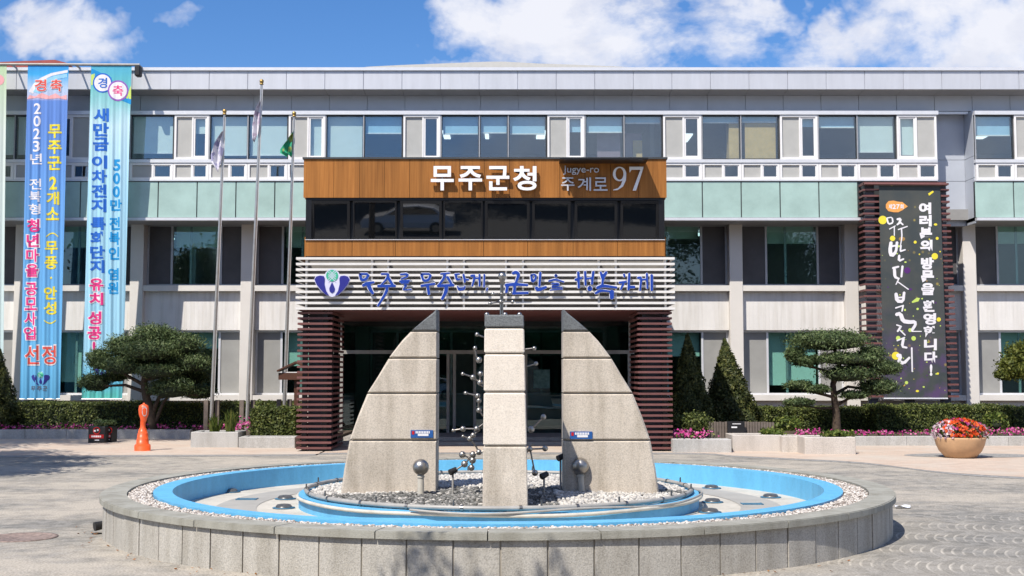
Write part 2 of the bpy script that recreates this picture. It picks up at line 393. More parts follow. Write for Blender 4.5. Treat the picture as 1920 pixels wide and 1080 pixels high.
M_granw = stonemat('warm_granite', (.70, .63, .545), .06, .15)
M_grand = mat('dark_granite', (.135, .145, .15), .6, var=.1, scale=5, speck=.45, speckscale=80)
M_grwall = stonemat('grey_granite', (.44, .42, .38), .22)
M_coping = stonemat('coping_granite', (.34, .335, .295), .22, .09)
M_mortar = mat('joint_mortar', (.36, .33, .28), .9, var=.15)
M_kerb = stonemat('kerb_granite', (.46, .455, .44), .15)
M_planter = stonemat('planter_granite', (.54, .50, .46), .12)
M_poolw = mat('pool_blue_paint', (.12, .42, .68), .5, var=.10, scale=1.0, speck=.05, speckscale=30, stretch=(6, 6, 1.2))
M_floor = mat('basin_floor_paint', (.53, .50, .435), .7, var=.14, scale=2.4, speck=.08, speckscale=20)
M_band = mat('basin_grey_paint', (.36, .35, .32), .7, var=.1, scale=3)
M_steel = mat('stainless_steel', (.42, .40, .37), .34, metal=1.0, var=.08, scale=8)
M_steeld = mat('weathered_steel', (.30, .28, .26), .32, metal=1.0, var=.15, scale=8)
M_pole = mat('flagpole_steel', (.55, .52, .48), .35, metal=.8, var=.1)
M_gold = mat('brass', (.45, .30, .10), .35, metal=.8)
M_pipe = mat('pale_pipe', (.55, .52, .45), .5, var=.15, scale=6)
M_lampbody = mat('lamp_body_metal', (.12, .12, .12), .35, metal=.4, var=.3, scale=20)
M_pipeg = mat('grey_pipe', (.33, .32, .30), .45, var=.15, scale=6)
M_orange = mat('orange_plastic', (.78, .10, .02), .4, var=.08, scale=5, coat=.2)
M_terra = mat('terracotta', (.50, .31, .17), .7, var=.1, scale=5, speck=.08)
M_red = mat('red_paint', (.50, .01, .01), .45)
M_blackp = mat('black_plastic', (.012, .012, .014), .5, var=.15)
M_paper = mat('white_paper', (.75, .78, .85), .7)
M_rust = mat('rusty_iron', (.25, .19, .165), .8, var=.45, scale=18, bump=.6, bscale=60)
M_barkp = mat('pine_bark', (.075, .052, .036), .9, var=.35, scale=12, bump=.8, bscale=30)
M_soil = mat('planting_soil', (.07, .05, .035), .95, var=.3, scale=8, bump=.6, bscale=20)
M_timber = mat('dark_timber', (.075, .026, .012), .6, var=.15, scale=6)
M_grey = mat('weathered_picket', (.16, .13, .11), .8, var=.2)
M_grate = mat('worn_blue_grate', (.06, .17, .27), .5, var=.3, scale=20)
M_plaque = mat('blue_plaque', (.02, .10, .33), .4)
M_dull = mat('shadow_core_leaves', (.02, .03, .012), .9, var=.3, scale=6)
M_roofw = mat('pale_metal_roof', (.50, .49, .46), .5, var=.05)
M_roofr = mat('red_metal_roof', (.30, .06, .05), .6)
L_pine = leafmat('pine_needles', (.04, .07, .028), (.10, .15, .06), (.20, .25, .115))
L_con = leafmat('conifer_leaves', (.028, .042, .013), (.075, .095, .03), (.165, .17, .055))
L_hedge = leafmat('hedge_leaves', (.04, .06, .015), (.10, .135, .035), (.21, .23, .07))
L_maple = leafmat('maple_leaves', (.06, .08, .015), (.14, .17, .035), (.24, .25, .06), .35)
L_grass = leafmat('grass_blades', (.06, .10, .02), (.14, .20, .04), (.28, .30, .08), .35)
L_tree = leafmat('broad_leaves', (.02, .04, .012), (.05, .09, .025), (.09, .14, .04), .3)
L_pink = leafmat('pink_petals', (.35, .02, .17), (.60, .06, .32), (.75, .25, .50), .3)
L_red = leafmat('red_petals', (.60, .04, .01), (.75, .10, .02), (.78, .20, .05), .25)
L_wht = leafmat('white_petals', (.6, .45, .6), (.75, .65, .75), (.8, .78, .8), .3)
M_lamp = emis('lit_tube', (.85, .95, 1), 1.3)

def groundmat():
    m = bpy.data.materials.new('cobble_paving'); m.use_nodes = True; m.node_tree.nodes.clear(); t = NT(m.node_tree)
    g = t.n('ShaderNodeNewGeometry'); sp = t.n('ShaderNodeSeparateXYZ', ins={0: g.outputs['Position']})
    wob = t.n('ShaderNodeTexNoise', ins={'Vector': g.outputs['Position'], 'Scale': 2.2, 'Detail': 2.0})
    x = t.m('ADD', sp.outputs[0], t.m('MULTIPLY', wob.outputs[0], .03)); y = t.m('ADD', sp.outputs[1], t.m('MULTIPLY', wob.outputs[0], .06))
    # segmental arches: rows of stones bowed along Y and stacked along X
    per, pitch, bow = .95, .089, .125
    ca_, sa_ = cos(radians(21)), sin(radians(21))
    x, y = t.m('SUBTRACT', t.m('MULTIPLY', x, ca_), t.m('MULTIPLY', y, sa_)), t.m('ADD', t.m('ADD', t.m('MULTIPLY', x, sa_), t.m('MULTIPLY', y, ca_)), .08)
    ry = t.m('DIVIDE', y, per); row = t.m('FLOOR', ry); sy_ = t.m('SUBTRACT', t.m('MULTIPLY', t.m('SUBTRACT', ry, row), 2.0), 1.0)
    s2 = t.m('MULTIPLY', sy_, sy_)
    rx = t.m('DIVIDE', t.m('SUBTRACT', x, t.m('MULTIPLY', s2, bow)), pitch); col_ = t.m('FLOOR', rx); fx = t.m('SUBTRACT', rx, col_)
    jx = t.ramp(fx, [(.0, (1, 1, 1)), (.13, (1, 1, 1)), (.30, (0, 0, 0))])
    fade = t.ramp(s2, [(.0, (1, 1, 1)), (.12, (.9,)*3), (.30, (.25,)*3), (1, (.08,)*3)])
    qy = t.m('ADD', t.m('DIVIDE', y, .115), t.m('MULTIPLY', col_, .37)); fy = t.m('SUBTRACT', t.m('FRACT', qy), .5)
    jy = t.ramp(t.m('ABSOLUTE', fy), [(.40, (0, 0, 0)), (.48, (.5,)*3)])
    joint = t.m('MAXIMUM', t.m('MULTIPLY', jx, fade), t.m('MULTIPLY', jy, .25))
    cell = t.n('ShaderNodeTexWhiteNoise', noise_dimensions='2D', ins={'Vector': t.n('ShaderNodeCombineXYZ', ins={0: col_, 1: t.m('FLOOR', qy)}).outputs[0]})
    big = t.n('ShaderNodeTexNoise', ins={'Vector': t.n('ShaderNodeMapping', ins={0: g.outputs['Position'], 3: (.55, 1.0, 1)}).outputs[0], 'Scale': .55, 'Detail': 5.0, 'Roughness': .6})
    med = t.n('ShaderNodeTexNoise', ins={'Vector': g.outputs['Position'], 'Scale': 3.0, 'Detail': 6.0, 'Roughness': .65})
    fine = t.n('ShaderNodeTexNoise', ins={'Vector': g.outputs['Position'], 'Scale': 48.0, 'Detail': 6.0, 'Roughness': .75})
    stone = t.ramp(cell.outputs[0], [(0, (.175, .17, .155)), (1, (.275, .265, .245))])
    sand = t.ramp(fine.outputs[0], [(.3, (.39, .345, .285)), (.7, (.54, .49, .415))])
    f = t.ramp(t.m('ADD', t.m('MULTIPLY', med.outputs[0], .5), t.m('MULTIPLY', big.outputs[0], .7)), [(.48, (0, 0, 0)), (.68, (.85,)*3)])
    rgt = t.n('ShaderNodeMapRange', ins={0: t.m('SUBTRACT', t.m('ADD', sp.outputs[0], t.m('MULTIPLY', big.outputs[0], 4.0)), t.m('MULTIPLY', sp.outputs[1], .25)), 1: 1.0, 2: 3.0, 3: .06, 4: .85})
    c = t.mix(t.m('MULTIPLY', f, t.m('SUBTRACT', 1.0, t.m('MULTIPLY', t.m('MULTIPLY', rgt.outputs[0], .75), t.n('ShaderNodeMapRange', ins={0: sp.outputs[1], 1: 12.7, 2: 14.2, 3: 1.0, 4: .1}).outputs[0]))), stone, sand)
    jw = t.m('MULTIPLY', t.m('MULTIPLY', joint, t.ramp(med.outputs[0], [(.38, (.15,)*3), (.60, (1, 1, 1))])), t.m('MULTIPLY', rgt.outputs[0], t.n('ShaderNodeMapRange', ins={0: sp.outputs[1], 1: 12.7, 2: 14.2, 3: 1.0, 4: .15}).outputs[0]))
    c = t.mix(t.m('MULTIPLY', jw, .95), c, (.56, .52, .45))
    c = t.mix(1.0, c, t.ramp(fine.outputs[0], [(.32, (.62,)*3), (.68, (1.32,)*3)]), 'MULTIPLY')
    p = t.n('ShaderNodeBsdfPrincipled', ins={'Base Color': c, 'Roughness': .85, 'Specular IOR Level': .25})
    b = t.n('ShaderNodeBump', ins={'Strength': .35, 'Distance': .01, 'Height': t.m('SUBTRACT', fine.outputs[0], t.m('MULTIPLY', joint, .6))})
    t.t.links.new(b.outputs[0], p.inputs['Normal'])
    t.n('ShaderNodeOutputMaterial', ins={0: p.outputs[0]}); return m
M_ground = groundmat()
def pavermat():
    m = bpy.data.materials.new('pink_pavers'); m.use_nodes = True; m.node_tree.nodes.clear(); t = NT(m.node_tree)
    g = t.n('ShaderNodeNewGeometry')
    br = t.n('ShaderNodeTexBrick', ins={'Vector': g.outputs['Position'], 'Color1': (.47, .36, .285, 1), 'Color2': (.56, .45, .365, 1), 'Mortar': (.42, .37, .31, 1), 'Scale': 1.0, 'Mortar Size': .006, 'Brick Width': .22, 'Row Height': .11})
    n = t.n('ShaderNodeTexNoise', ins={'Vector': g.outputs['Position'], 'Scale': .8, 'Detail': 6.0, 'Roughness': .65})
    c = t.mix(t.ramp(n.outputs[0], [(.42, (0, 0, 0)), (.66, (.7,)*3)]), br.outputs[0], (.50, .46, .40))
    p = t.n('ShaderNodeBsdfPrincipled', ins={'Base Color': c, 'Roughness': .85, 'Specular IOR Level': .25})
    t.n('ShaderNodeOutputMaterial', ins={0: p.outputs[0]}); return m
M_paver = pavermat()
M_edge = mat('dark_cobble_band', (.27, .265, .255), .85, var=.25, scale=9, speck=.35, speckscale=25)
M_step = stonemat('step_granite', (.40, .38, .35), .15)

# ------------------------------------------------------------------ ground
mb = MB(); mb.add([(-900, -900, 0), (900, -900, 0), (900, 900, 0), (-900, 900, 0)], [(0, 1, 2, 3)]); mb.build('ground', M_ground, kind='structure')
edge = [(-14, 23.2), (-10, 23.7), (-4.3, 24.1), (-3.3, 24.6), (3.2, 24.6), (4.3, 23.7), (5.3, 22.9), (6.3, 21.9), (7.0, 19.8), (8.1, 18.7), (10, 17.6), (14, 16.6)]
def sheet(name, pts_front, pts_back, z, m):
    mb = MB(); n = len(pts_front)
    V = [(x, y, z) for x, y in pts_front]+[(x, y, z) for x, y in pts_back]
    mb.add(V, [(i, i+1, n+i+1, n+i) for i in range(n-1)]); return mb.build(name, m, kind='structure')
def smooth(pts, k=5):
    out = []
    for i in range(len(pts)-1):
        p0 = np.array(pts[max(i-1, 0)]); p1 = np.array(pts[i]); p2 = np.array(pts[i+1]); p3 = np.array(pts[min(i+2, len(pts)-1)])
        for j in range(k):
            s = j/k; out.append(tuple(.5*((2*p1)+(-p0+p2)*s+(2*p0-5*p1+4*p2-p3)*s*s+(-p0+3*p1-3*p2+p3)*s**3)))
    return out+[pts[-1]]
es = smooth(edge)
sheet('paving_band', [(x, y-.45) for x, y in es], es, .004, M_edge)
sheet('pavement', es, [(x, 34.0) for x, y in es], .006, M_paver)
mb = MB(); c = G(1801, 856)
mb.add([(c[0]+1.05*cos(a)*1.2+.25, c[1]+.2+.62*sin(a), .010) for a in np.linspace(0, 2*pi, 40, endpoint=False)], [tuple(range(40))])
mb.build('paving_circle', M_edge, kind='structure')
# garden beds behind the kerbs
mb = MB(); mb.box(-20, -3.9, 30.0, 33.9, 0, .2); mb.box(-6.75, -3.9, 26.9, 30.0, 0, .2); mb.build('garden_soil', M_soil, kind='structure')
mb = MB(); mb.box(3.5, 20, 27.2, 33.9, 0, .19); mb.box(3.5, 6.6, 25.3, 27.2, 0, .19); mb.build('garden_soil', M_soil, kind='structure')

# ------------------------------------------------------------------ office building
YF, YS, YB, YRC, YC, YP, YW = 32.72, 33.42, 33.0, 33.75, 33.95, 34.15, 34.32
BL, BRt = -22.0, 22.0
office = thing('office_building', 'long three storey office building with white ribbed panels, mint glass band and silver eaves', 'building', (0, 36, 0))
# fascia panels, soffit, strip
zt, zb = ZZ(127, YF), ZZ(167.5, YF); zs0, zs1 = ZZ(209, YS), zb+.02
mb = MB(); pw = U(980, 150, YF)[0]-U(907.7, 150, YF)[0]; x = U(392.3, 150, YF)[0]-pw*16
while x < BRt: mb.box(x+.006, x+pw-.006, YF, YF+.05, zb, zt-.09, bev=.004); x += pw
mb.box(BL, BRt, YF+.02, YF+.3, zb+.01, zt-.1); fascia = mb.build('fascia', M_fascia, office)
mb = MB(); mb.box(BL, BRt, YF-.05, YF+.35, zt-.085, zt); mb.build('parapet_cap', M_rail, office)
mb = MB(); x = U(392.3, 150, YF)[0]-pw*16
while x < BRt: mb.box(x+.005, x+pw-.005, YF+.051, YS+.4, zb-.012, zb+.03); x += pw
mb.build('soffit', M_soffit, office)
mb = MB(); x = U(405, 200, YS)[0]-pw*16
while x < BRt: mb.box(x+.006, x+pw-.006, YS, YS+.04, zs0+.01, zb-.014); x += pw
mb.box(BL, BRt, YS+.045, YS+.3, zs0, zb-.013); mb.build('eaves_panel', M_strip, office)
mb = MB(); mb.box(BL, U(1758, 212, YB)[0], YB-.06, YS+.02, ZZ(215.5, YB), ZZ(208.5, YB)); mb.box(U(1826, 212, YB)[0], BRt, YB-.06, YS+.02, ZZ(215.5, YB), ZZ(208.5, YB)); mb.box(U(1759, 212, YB)[0], U(1825, 212, YB)[0], YS-.03, YS+.02, ZZ(214.5, YS), ZZ(210, YS)); mb.build('head_rail', M_rail, office)
# roof
mb = MB(); mb.box(BL, BRt, YF+.31, 46, zt-.35, zt-.2); rz = ZZ(121, 40)
mb.build('flat_roof', M_inslab, office)
mb = MB(); Yr = 41.0
rp = [(U(px, 118, Yr)[0], ZZ(py, Yr)) for px, py in ((640, 131), (690, 125), (760, 121.5), (840, 118.5), (915, 115.5), (945, 115.5), (1010, 119), (1100, 122), (1165, 125), (1230, 131))]
mb.prism(rp+[(rp[-1][0], zt-.19), (rp[0][0], zt-.19)], Yr, Yr+5); mb.build('shallow_roof', M_roofw, office)
mb = MB(); p0 = U(-300, 113, 44); p1 = U(98, 112, 44); p2 = U(127, 118.5, 44)
mb.prism([(p0[0], p0[2]-.3), (p1[0]+.1, p1[2]), (p2[0], p2[2]), (p2[0], p2[2]-1.6), (p0[0], p0[2]-1.6)], 44, 47); mb.build('rear_roof', M_roofr, office)
# shell and inside
mb = MB(); mb.box(BL, BRt, 40, 40.2, 0, zt-.36); mb.box(BL, BL+.2, YC+.1, 40, 0, zt-.36); mb.box(BRt-.2, BRt, YC+.1, 40, 0, zt-.36)
for xx in (-15, -9.2, -5.6, 1.2, 4.0, 11.2): mb.box(xx, xx+.12, YP+.5, 40, 0, zt-.36)
mb.build('interior_wall', M_inwall, office)
zc3 = ZZ(212, YB)+.03; zf3 = ZZ(412, YB)+.02; zf2 = ZZ(600, YP)
mb = MB(); mb.box(BL+.2, BRt-.2, YB+.5, 39.99, zc3+.1, zc3+.2); mb.box(BL+.2, BRt-.2, YB+.6, 39.99, zf3+.05, zf3+.35); mb.box(BL+.2, BRt-.2, YP+.25, 39.99, zf2-.1, zf2+.2)
mb.build('floor_slab', M_inslab, office)
for (px, pw_, Yl) in ((835, 12, 36), (912, 7, 36), (1015, 16, 36), (1292, 14, 36.5), (1862, 18, 36), (440, 14, 36)):
    xl = U(px, 250, Yl)[0]; mb = MB(); mb.box(xl-pw_/120, xl+pw_/120, Yl, Yl+1.2, zc3+.06, zc3+.098); mb.build('ceiling_lamp', M_lamp, office)
zc2 = zf3-.02
for (px, Yl) in ((1300, 36), (1500, 36.4), (1345, 37.5), (1560, 38), (300, 37), (430, 37)):
    xl = U(px, 480, Yl)[0]; mb = MB(); mb.box(xl-.3, xl+.3, Yl, Yl+.5, zc2-.05, zc2-.01); mb.build('ceiling_lamp', M_lamp, office)
# bay: third floor glazing
def quadY(mb, x0, x1, z0, z1, y, mi=0): mb.add([(x0, y, z0), (x1, y, z0), (x1, y, z1), (x0, y, z1)], [(0, 1, 2, 3)], mi)
def rectframe(mb, x0, x1, z0, z1, y0, y1, w, mi=0):
    mb.box(x0, x0+w, y0, y1, z0, z1, mi); mb.box(x1-w, x1, y0, y1, z0, z1, mi)
    mb.box(x0+w, x1-w, y0, y1, z0, z0+w, mi); mb.box(x0+w, x1-w, y0, y1, z1-w, z1, mi)
F3 = {245: (286, 'm'), 392: (290, 'm'), 465: (290, 'm'), 610: (300, 'm'), 682: (249, 'b'), 828: (250, 'b'), 902: (248, 'b'), 956: (250, 'b'), 1099: (247, 'b'), 1170: (230, 'b'),
      1318: (229, 'b'), 1389: (228, 'b'), 1535: (238, 'b'), 1607: (284, 'm'), 1828: (253, 'b'), 172: (286, 'm'), 28: (288, 'm'), -44: (288, 'm')}
S3 = {326: (251, 'm'), 540: (300, 'm'), 1026: (248, 'b'), 1461: (238, 'b'), 1681: (291, 'm')}
mods = [(-116, -44, 'S'), (-44, 28, 'F'), (28, 100, 'F'), (100, 172, 'R'), (172, 245, 'F'), (245, 326, 'F'), (326, 393, 'S'), (393, 465, 'F'), (465, 540, 'F'), (540, 611, 'S'), (611, 682, 'F'), (682, 755, 'F'), (755, 827, 'S'),
        (827, 899, 'F'), (899, 953, 'F'), (953, 1025, 'F'), (1025, 1097, 'S'), (1097, 1170, 'F'), (1170, 1242, 'F'), (1242, 1316, 'S'), (1316, 1389, 'F'), (1389, 1461, 'F'), (1461, 1534, 'S'), (1534, 1607, 'F'), (1607, 1680, 'F'), (1680, 1757, 'R'),
        (1828, 1900, 'F'), (1900, 1972, 'S'), (1972, 2045, 'F')]
def near(d, k):
    for q in d:
        if abs(q-k) < 4: return d[q]
    return None
z3t, z3b = ZZ(216, YB), ZZ(299, YB)
zv_t, zv_b = ZZ(305.5, YB), ZZ(337, YB)
for (a, b, ty) in mods:
    x0 = U(a, 255, YB)[0]; x1 = U(b, 255, YB)[0]
    if ty == 'F':
        mb = MB(); rectframe(mb, x0, x1, z3b, z3t, YB, YB+.1, .028, 0)
        mb.box(x0-.014, x0+.014, YB-.03, YB, z3b, z3t, 1)
        w = mb.build('fixed_window', [M_dkframe, M_grframe], office)
        mb = MB(); mb.box(x0+.029, x1-.029, YB+.04, YB+.048, z3b+.029, z3t-.029); mb.build('pane', M_glass3, w)
        bl = near(F3, a)
        if bl:
            zb_ = ZZ(bl[0], YB+.12) if bl[0] < 295 else z3b+.03
            mb = MB(); mb.box(x0+.05, x1-.05, YB+.12, YB+.125, zb_, z3t); mb.build('roller_blind', M_blindm if bl[1] == 'm' else M_blindb, w)
            if bl[0] < 295:
                mb = MB(); mb.box(x0+.05, x1-.05, YB+.11, YB+.135, zb_-.035, zb_); mb.build('hem_bar', M_hem, w)
        if abs(a-1389) < 3:
            mb = MB(); mb.box(x0+.14, x1-.07, YB+.14, YB+.17, z3b+.03, ZZ(231, YB+.14)); mb.build('tan_board', M_tan, w)
        if abs(a-1316) < 3:
            mb = MB(); mb.box(x1-.3, x1-.03, YB+.15, YB+.6, z3b+.03, ZZ(220, YB+.15)); mb.build('cupboard', M_tan, w)
        if abs(a-1097) < 3:
            mb = MB(); mb.box(x0+.36, x1-.07, YB+.4, YB+.44, z3b, ZZ(238, YB+.4)); mb.build('partition', M_pinkbd, w)
        if abs(a-1170) < 3:
            mb = MB(); mb.box(x0+.05, x0+.55, YB+.6, YB+.64, z3b, ZZ(250, YB+.6)); mb.build('partition', M_pinkbd, w)
            mb = MB(); mb.box(x0+.3, x0+.56, YB+.55, YB+.58, z3b, ZZ(264, YB+.6)); mb.build('tan_board', M_tan, w)
    else:
        mb = MB(); rectframe(mb, x0+.02, x1-.02, z3b, z3t, YB-.03, YB+.1, .055)
        wd = x1-x0; xm = x0+wd*.53 if ty == 'S' else x0+wd*.49
        mb.box(xm-.022, xm+.022, YB-.02, YB+.06, z3b+.056, z3t-.056)
        # sash frame round the glass half
        gx0, gx1 = (xm+.023, x1-.076) if ty == 'S' else (x0+.076, xm-.023)
        rectframe(mb, gx0, gx1, z3b+.056, z3t-.056, YB-.005, YB+.05, .045)
        w = mb.build('sliding_window', M_white, office)
        sx0, sx1 = (x0+.076, xm-.023) if ty == 'S' else (xm+.023, x1-.076)
        mb = MB(); mb.box(sx0, sx1, YB+.02, YB+.03, z3b+.056, z3t-.056); mb.build('insect_screen', M_screen, w)
        mb = MB(); mb.box(gx0+.046, gx1-.046, YB+.02, YB+.026, z3b+.102, z3t-.102); mb.build('pane', M_glass3, w)
        bl = near(S3, a)
        if bl:
            zb_ = ZZ(bl[0], YB+.12) if bl[0] < 295 else z3b+.03
            mb = MB(); mb.box(gx0, gx1, YB+.12, YB+.125, zb_, z3t); mb.build('roller_blind', M_blindm if bl[1] == 'm' else M_blindb, w)
    # small vent window beneath
    mb = MB(); rectframe(mb, x0+.004, x1-.004, zv_b, zv_t, YB-.02, YB+.09, .06)
    xm = x0+(x1-x0)*.53; mb.box(xm-.03, xm+.03, YB-.015, YB+.06, zv_b+.061, zv_t-.061)
    rectframe(mb, xm+.031, x1-.066, zv_b+.061, zv_t-.061, YB, YB+.05, .025)
    w = mb.build('vent_window', M_white, office)
    mb = MB(); mb.box(x0+.066, xm-.031, YB+.02, YB+.03, zv_b+.061, zv_t-.061); mb.build('insect_screen', M_screen, w)
    mb = MB(); mb.box(xm+.057, x1-.092, YB+.02, YB+.026, zv_b+.087, zv_t-.087); mb.build('pane', M_glass3, w)
    # spandrel
zsp_t, zsp_b = ZZ(341, YB), ZZ(407.5, YB)
bayL, bayR, bay2 = U(-116, 300, YB)[0]-5, U(1757, 300, YB)[0], U(1828, 300, YB)[0]
spx = [1317+72.9*k for k in range(-22, 5)]+[1828+72.9*k for k in range(0, 4)]
for k, a in enumerate(spx):
    b = a+72.9
    if 1600 < a < 1800: continue
    x0, x1 = U(a, 375, YB)[0], U(b, 375, YB)[0]
    mb = MB(); mb.box(x0+.016, x1-.016, YB, YB+.02, zsp_b, zsp_t); mb.build('spandrel_glass', M_spandrel, office)
mb = MB()
for (l, r) in ((bayL, bayR), (bay2, BRt)):
    mb.box(l, r, YB+.022, YB+.16, zsp_b-.01, zsp_t+.02)
mb.build('spandrel_backing', M_dkframe, office)
mb = MB()
for (l, r) in ((bayL, bayR), (bay2, BRt)):
    mb.box(l, r, YB-.05, YB+.12, ZZ(413.5, YB), zsp_b-.012); mb.box(l, r, YB-.03, YB+.12, zsp_t+.022, zv_b-.003); mb.box(l, r, YB-.045, YB+.1, zv_t+.003, z3b-.003)
mb.build('bay_trim', M_rail, office)
mb = MB()
for (l, r) in ((bayL, bayR), (bay2, BRt)): mb.box(l, r, YB+.121, YC+.3, ZZ(413, YB), ZZ(413, YB)+.1)
mb.build('bay_soffit', M_soffit, office)
# recess between the bays, clad in grey panels
mb = MB(); rl, rr = bayR, bay2
zr = [ZZ(216, YRC), ZZ(300, YRC), ZZ(340, YRC), ZZ(424, YRC)]
for i in range(3): mb.box(rl+.002, rr-.002, YRC, YRC+.04, zr[i+1]+.006, zr[i]-.006)
mb.box(rl, rr, YRC+.045, YRC+.2, zr[3], zr[0]+.4)
for i in range(3):
    mb.box(rr, rr+.03, YB+.1, YRC-.003, zr[i+1]+.006, zr[i]-.006); mb.box(rl-.03, rl, YB+.1, YRC-.003, zr[i+1]+.006, zr[i]-.006)
mb.build('recess_cladding', M_strip, office)
# columns, panels and windows of the two lower floors
cols = [-180, 38, 255, 463, 680, 905, 1148, 1381, 1598, 1820, 2038]
zcol = ZZ(413, YC)
for cx in cols:
    xc = U(cx, 560, YC)[0]; mb = MB(); mb.box(xc-.185, xc+.185, YC, YC+.6, 0, zcol-.0, bev=.01); mb.build('column', M_col, office)
zh2, zs2 = ZZ(421, YW), ZZ(533, YW)
zpt, zpb = ZZ(547, YP), ZZ(619, YP)
zh1, zs1_ = ZZ(623, YW), ZZ(738, YW)
mbP = MB(); mbS = MB(); mbH = MB(); mbB = MB()
for i in range(len(cols)-1):
    a = U(cols[i], 560, YC)[0]+.187; b = U(cols[i+1], 560, YC)[0]-.187
    mbP.box(a, b, YP, YP+.25, zpb, zpt+.03)
    mbS.box(a, b, YC+.02, YW+.15, ZZ(545.5, YC+.02), ZZ(535, YC+.02)); mbS.box(a, b, YC+.02, YW+.15, ZZ(751, YC+.02), ZZ(741, YC+.02))
    mbH.box(a, b, YP-.05, YP+.25, zh2, zcol-.01)
    mbB.box(a, b, YP, YP+.25, 0, ZZ(751, YC+.02)-.004)
    for fl, (zt_, zb_, px0, px1) in enumerate(((zh2, ZZ(535, YC+.02), 3, 97), (zpb, ZZ(741, YC+.02), 3, 97))):
        wd = b-a; c1 = a+wd*.255; c2 = a+wd*.765
        mb = MB(); rectframe(mb, a+.002, b-.002, zb_+.003, zt_-.003, YW-.03, YW+.06, .055)
        for cc_ in (c1, c2): mb.box(cc_-.03, cc_+.03, YW-.025, YW+.055, zb_+.059, zt_-.059)
        w = mb.build('office_window', M_grframe if fl == 0 else M_rail, office)
        sm = M_screen2 if fl == 0 else M_screen3
        for (s0, s1) in ((a+.058, c1-.031), (c2+.031, b-.058)):
            mb = MB(); mb.box(s0, s1, YW, YW+.012, zb_+.059, zt_-.059); mb.build('insect_screen', sm, w)
        mb = MB(); mb.box(c1+.031, c2-.031, YW+.01, YW+.018, zb_+.059, zt_-.059); mb.build('pane', M_glass2, w)
        mb = MB(); xm = c1+(c2-c1)*.38; mb.box(xm-.03, xm+.03, YW+.02, YW+.06, zb_+.06, zt_-.06); mb.build('mullion', M_grframe, w)
        drop = random.choice((.22, .3, .36)) if fl == 0 else {7: .85, 8: .5, 3: .55, 2: .28, 1: .8, 0: .7, 9: .6}.get(i, .4)
        mb = MB(); mb.box(c1+.05, c2-.05, YW+.22, YW+.225, zt_-(zt_-zb_)*drop, zt_); mb.build('roller_blind', M_blindm, w)
mbP.build('wall_panel', M_wall, office); mbS.build('window_sill', M_sill, office); mbH.build('window_header', M_soffit, office); mbB.build('plinth', M_sill, office)

# ------------------------------------------------------------------ entrance porch
YE = 25.0
porch = thing('entrance_porch', 'projecting entrance porch with timber cladding, black glass band, white louvres and brown slatted piers', 'porch', (*U(909, 700, YE)[:2], 0))
xl, xr, zl, zu = R(569, 295, 1250, 370.5, YE)
mb = MB(); jp = [569, 626, 674.5, 720.5, 768, 814, 861, 908, 955, 1003, 1049.5, 1097, 1145, 1197, 1250]
for a, b in zip(jp[:-1], jp[1:]):
    mb.box(U(a, 332, YE)[0]+.004, U(b, 332, YE)[0]-.004, YE, YE+.03, zl, zu-.04)
upper = mb.build('timber_fascia', M_wood, porch)
x0l, x1l, z0l, z1l = R(572, 450, 1247, 480, YE)
mb = MB(); jp = [572, 660, 741.5, 823, 906.5, 989, 1074.5, 1158, 1247]
for a, b in zip(jp[:-1], jp[1:]): mb.box(U(a, 465, YE)[0]+.004, U(b, 465, YE)[0]-.004, YE+.02, YE+.05, z0l, z1l)
mb.build('timber_apron', M_wood, porch)
mb = MB(); mb.box(xl+.01, xr-.01, YE+.031, YE+.2, zl+.01, zu-.05); mb.box(x0l+.02, x1l-.02, YE+.051, YE+.2, z0l, z1l-.01); mb.box(xl+.05, xr-.05, YE+.4, 32.9, ZZ(583, YE)+.06, zu-.06)
mb.build('porch_core', M_black, porch)
mb = MB()
for k in range(8):
    ya = YE+.21+k*.96; mb.box(xl, xl+.03, ya, ya+.95, zl, zu-.05); mb.box(xr-.03, xr, ya, ya+.95, zl, zu-.05)
    mb.box(xl+.002, xl+.03, ya, ya+.95, z0l, zl-.8); mb.box(xr-.03, xr-.002, ya, ya+.95, z0l, zl-.8)
mb.build('side_cladding', M_wood, porch)
mb = MB(); mb.box(xl-.02, xr+.02, YE-.03, 32.9, zu-.038, zu); mb.build('roof_edge', M_dkframe, porch)
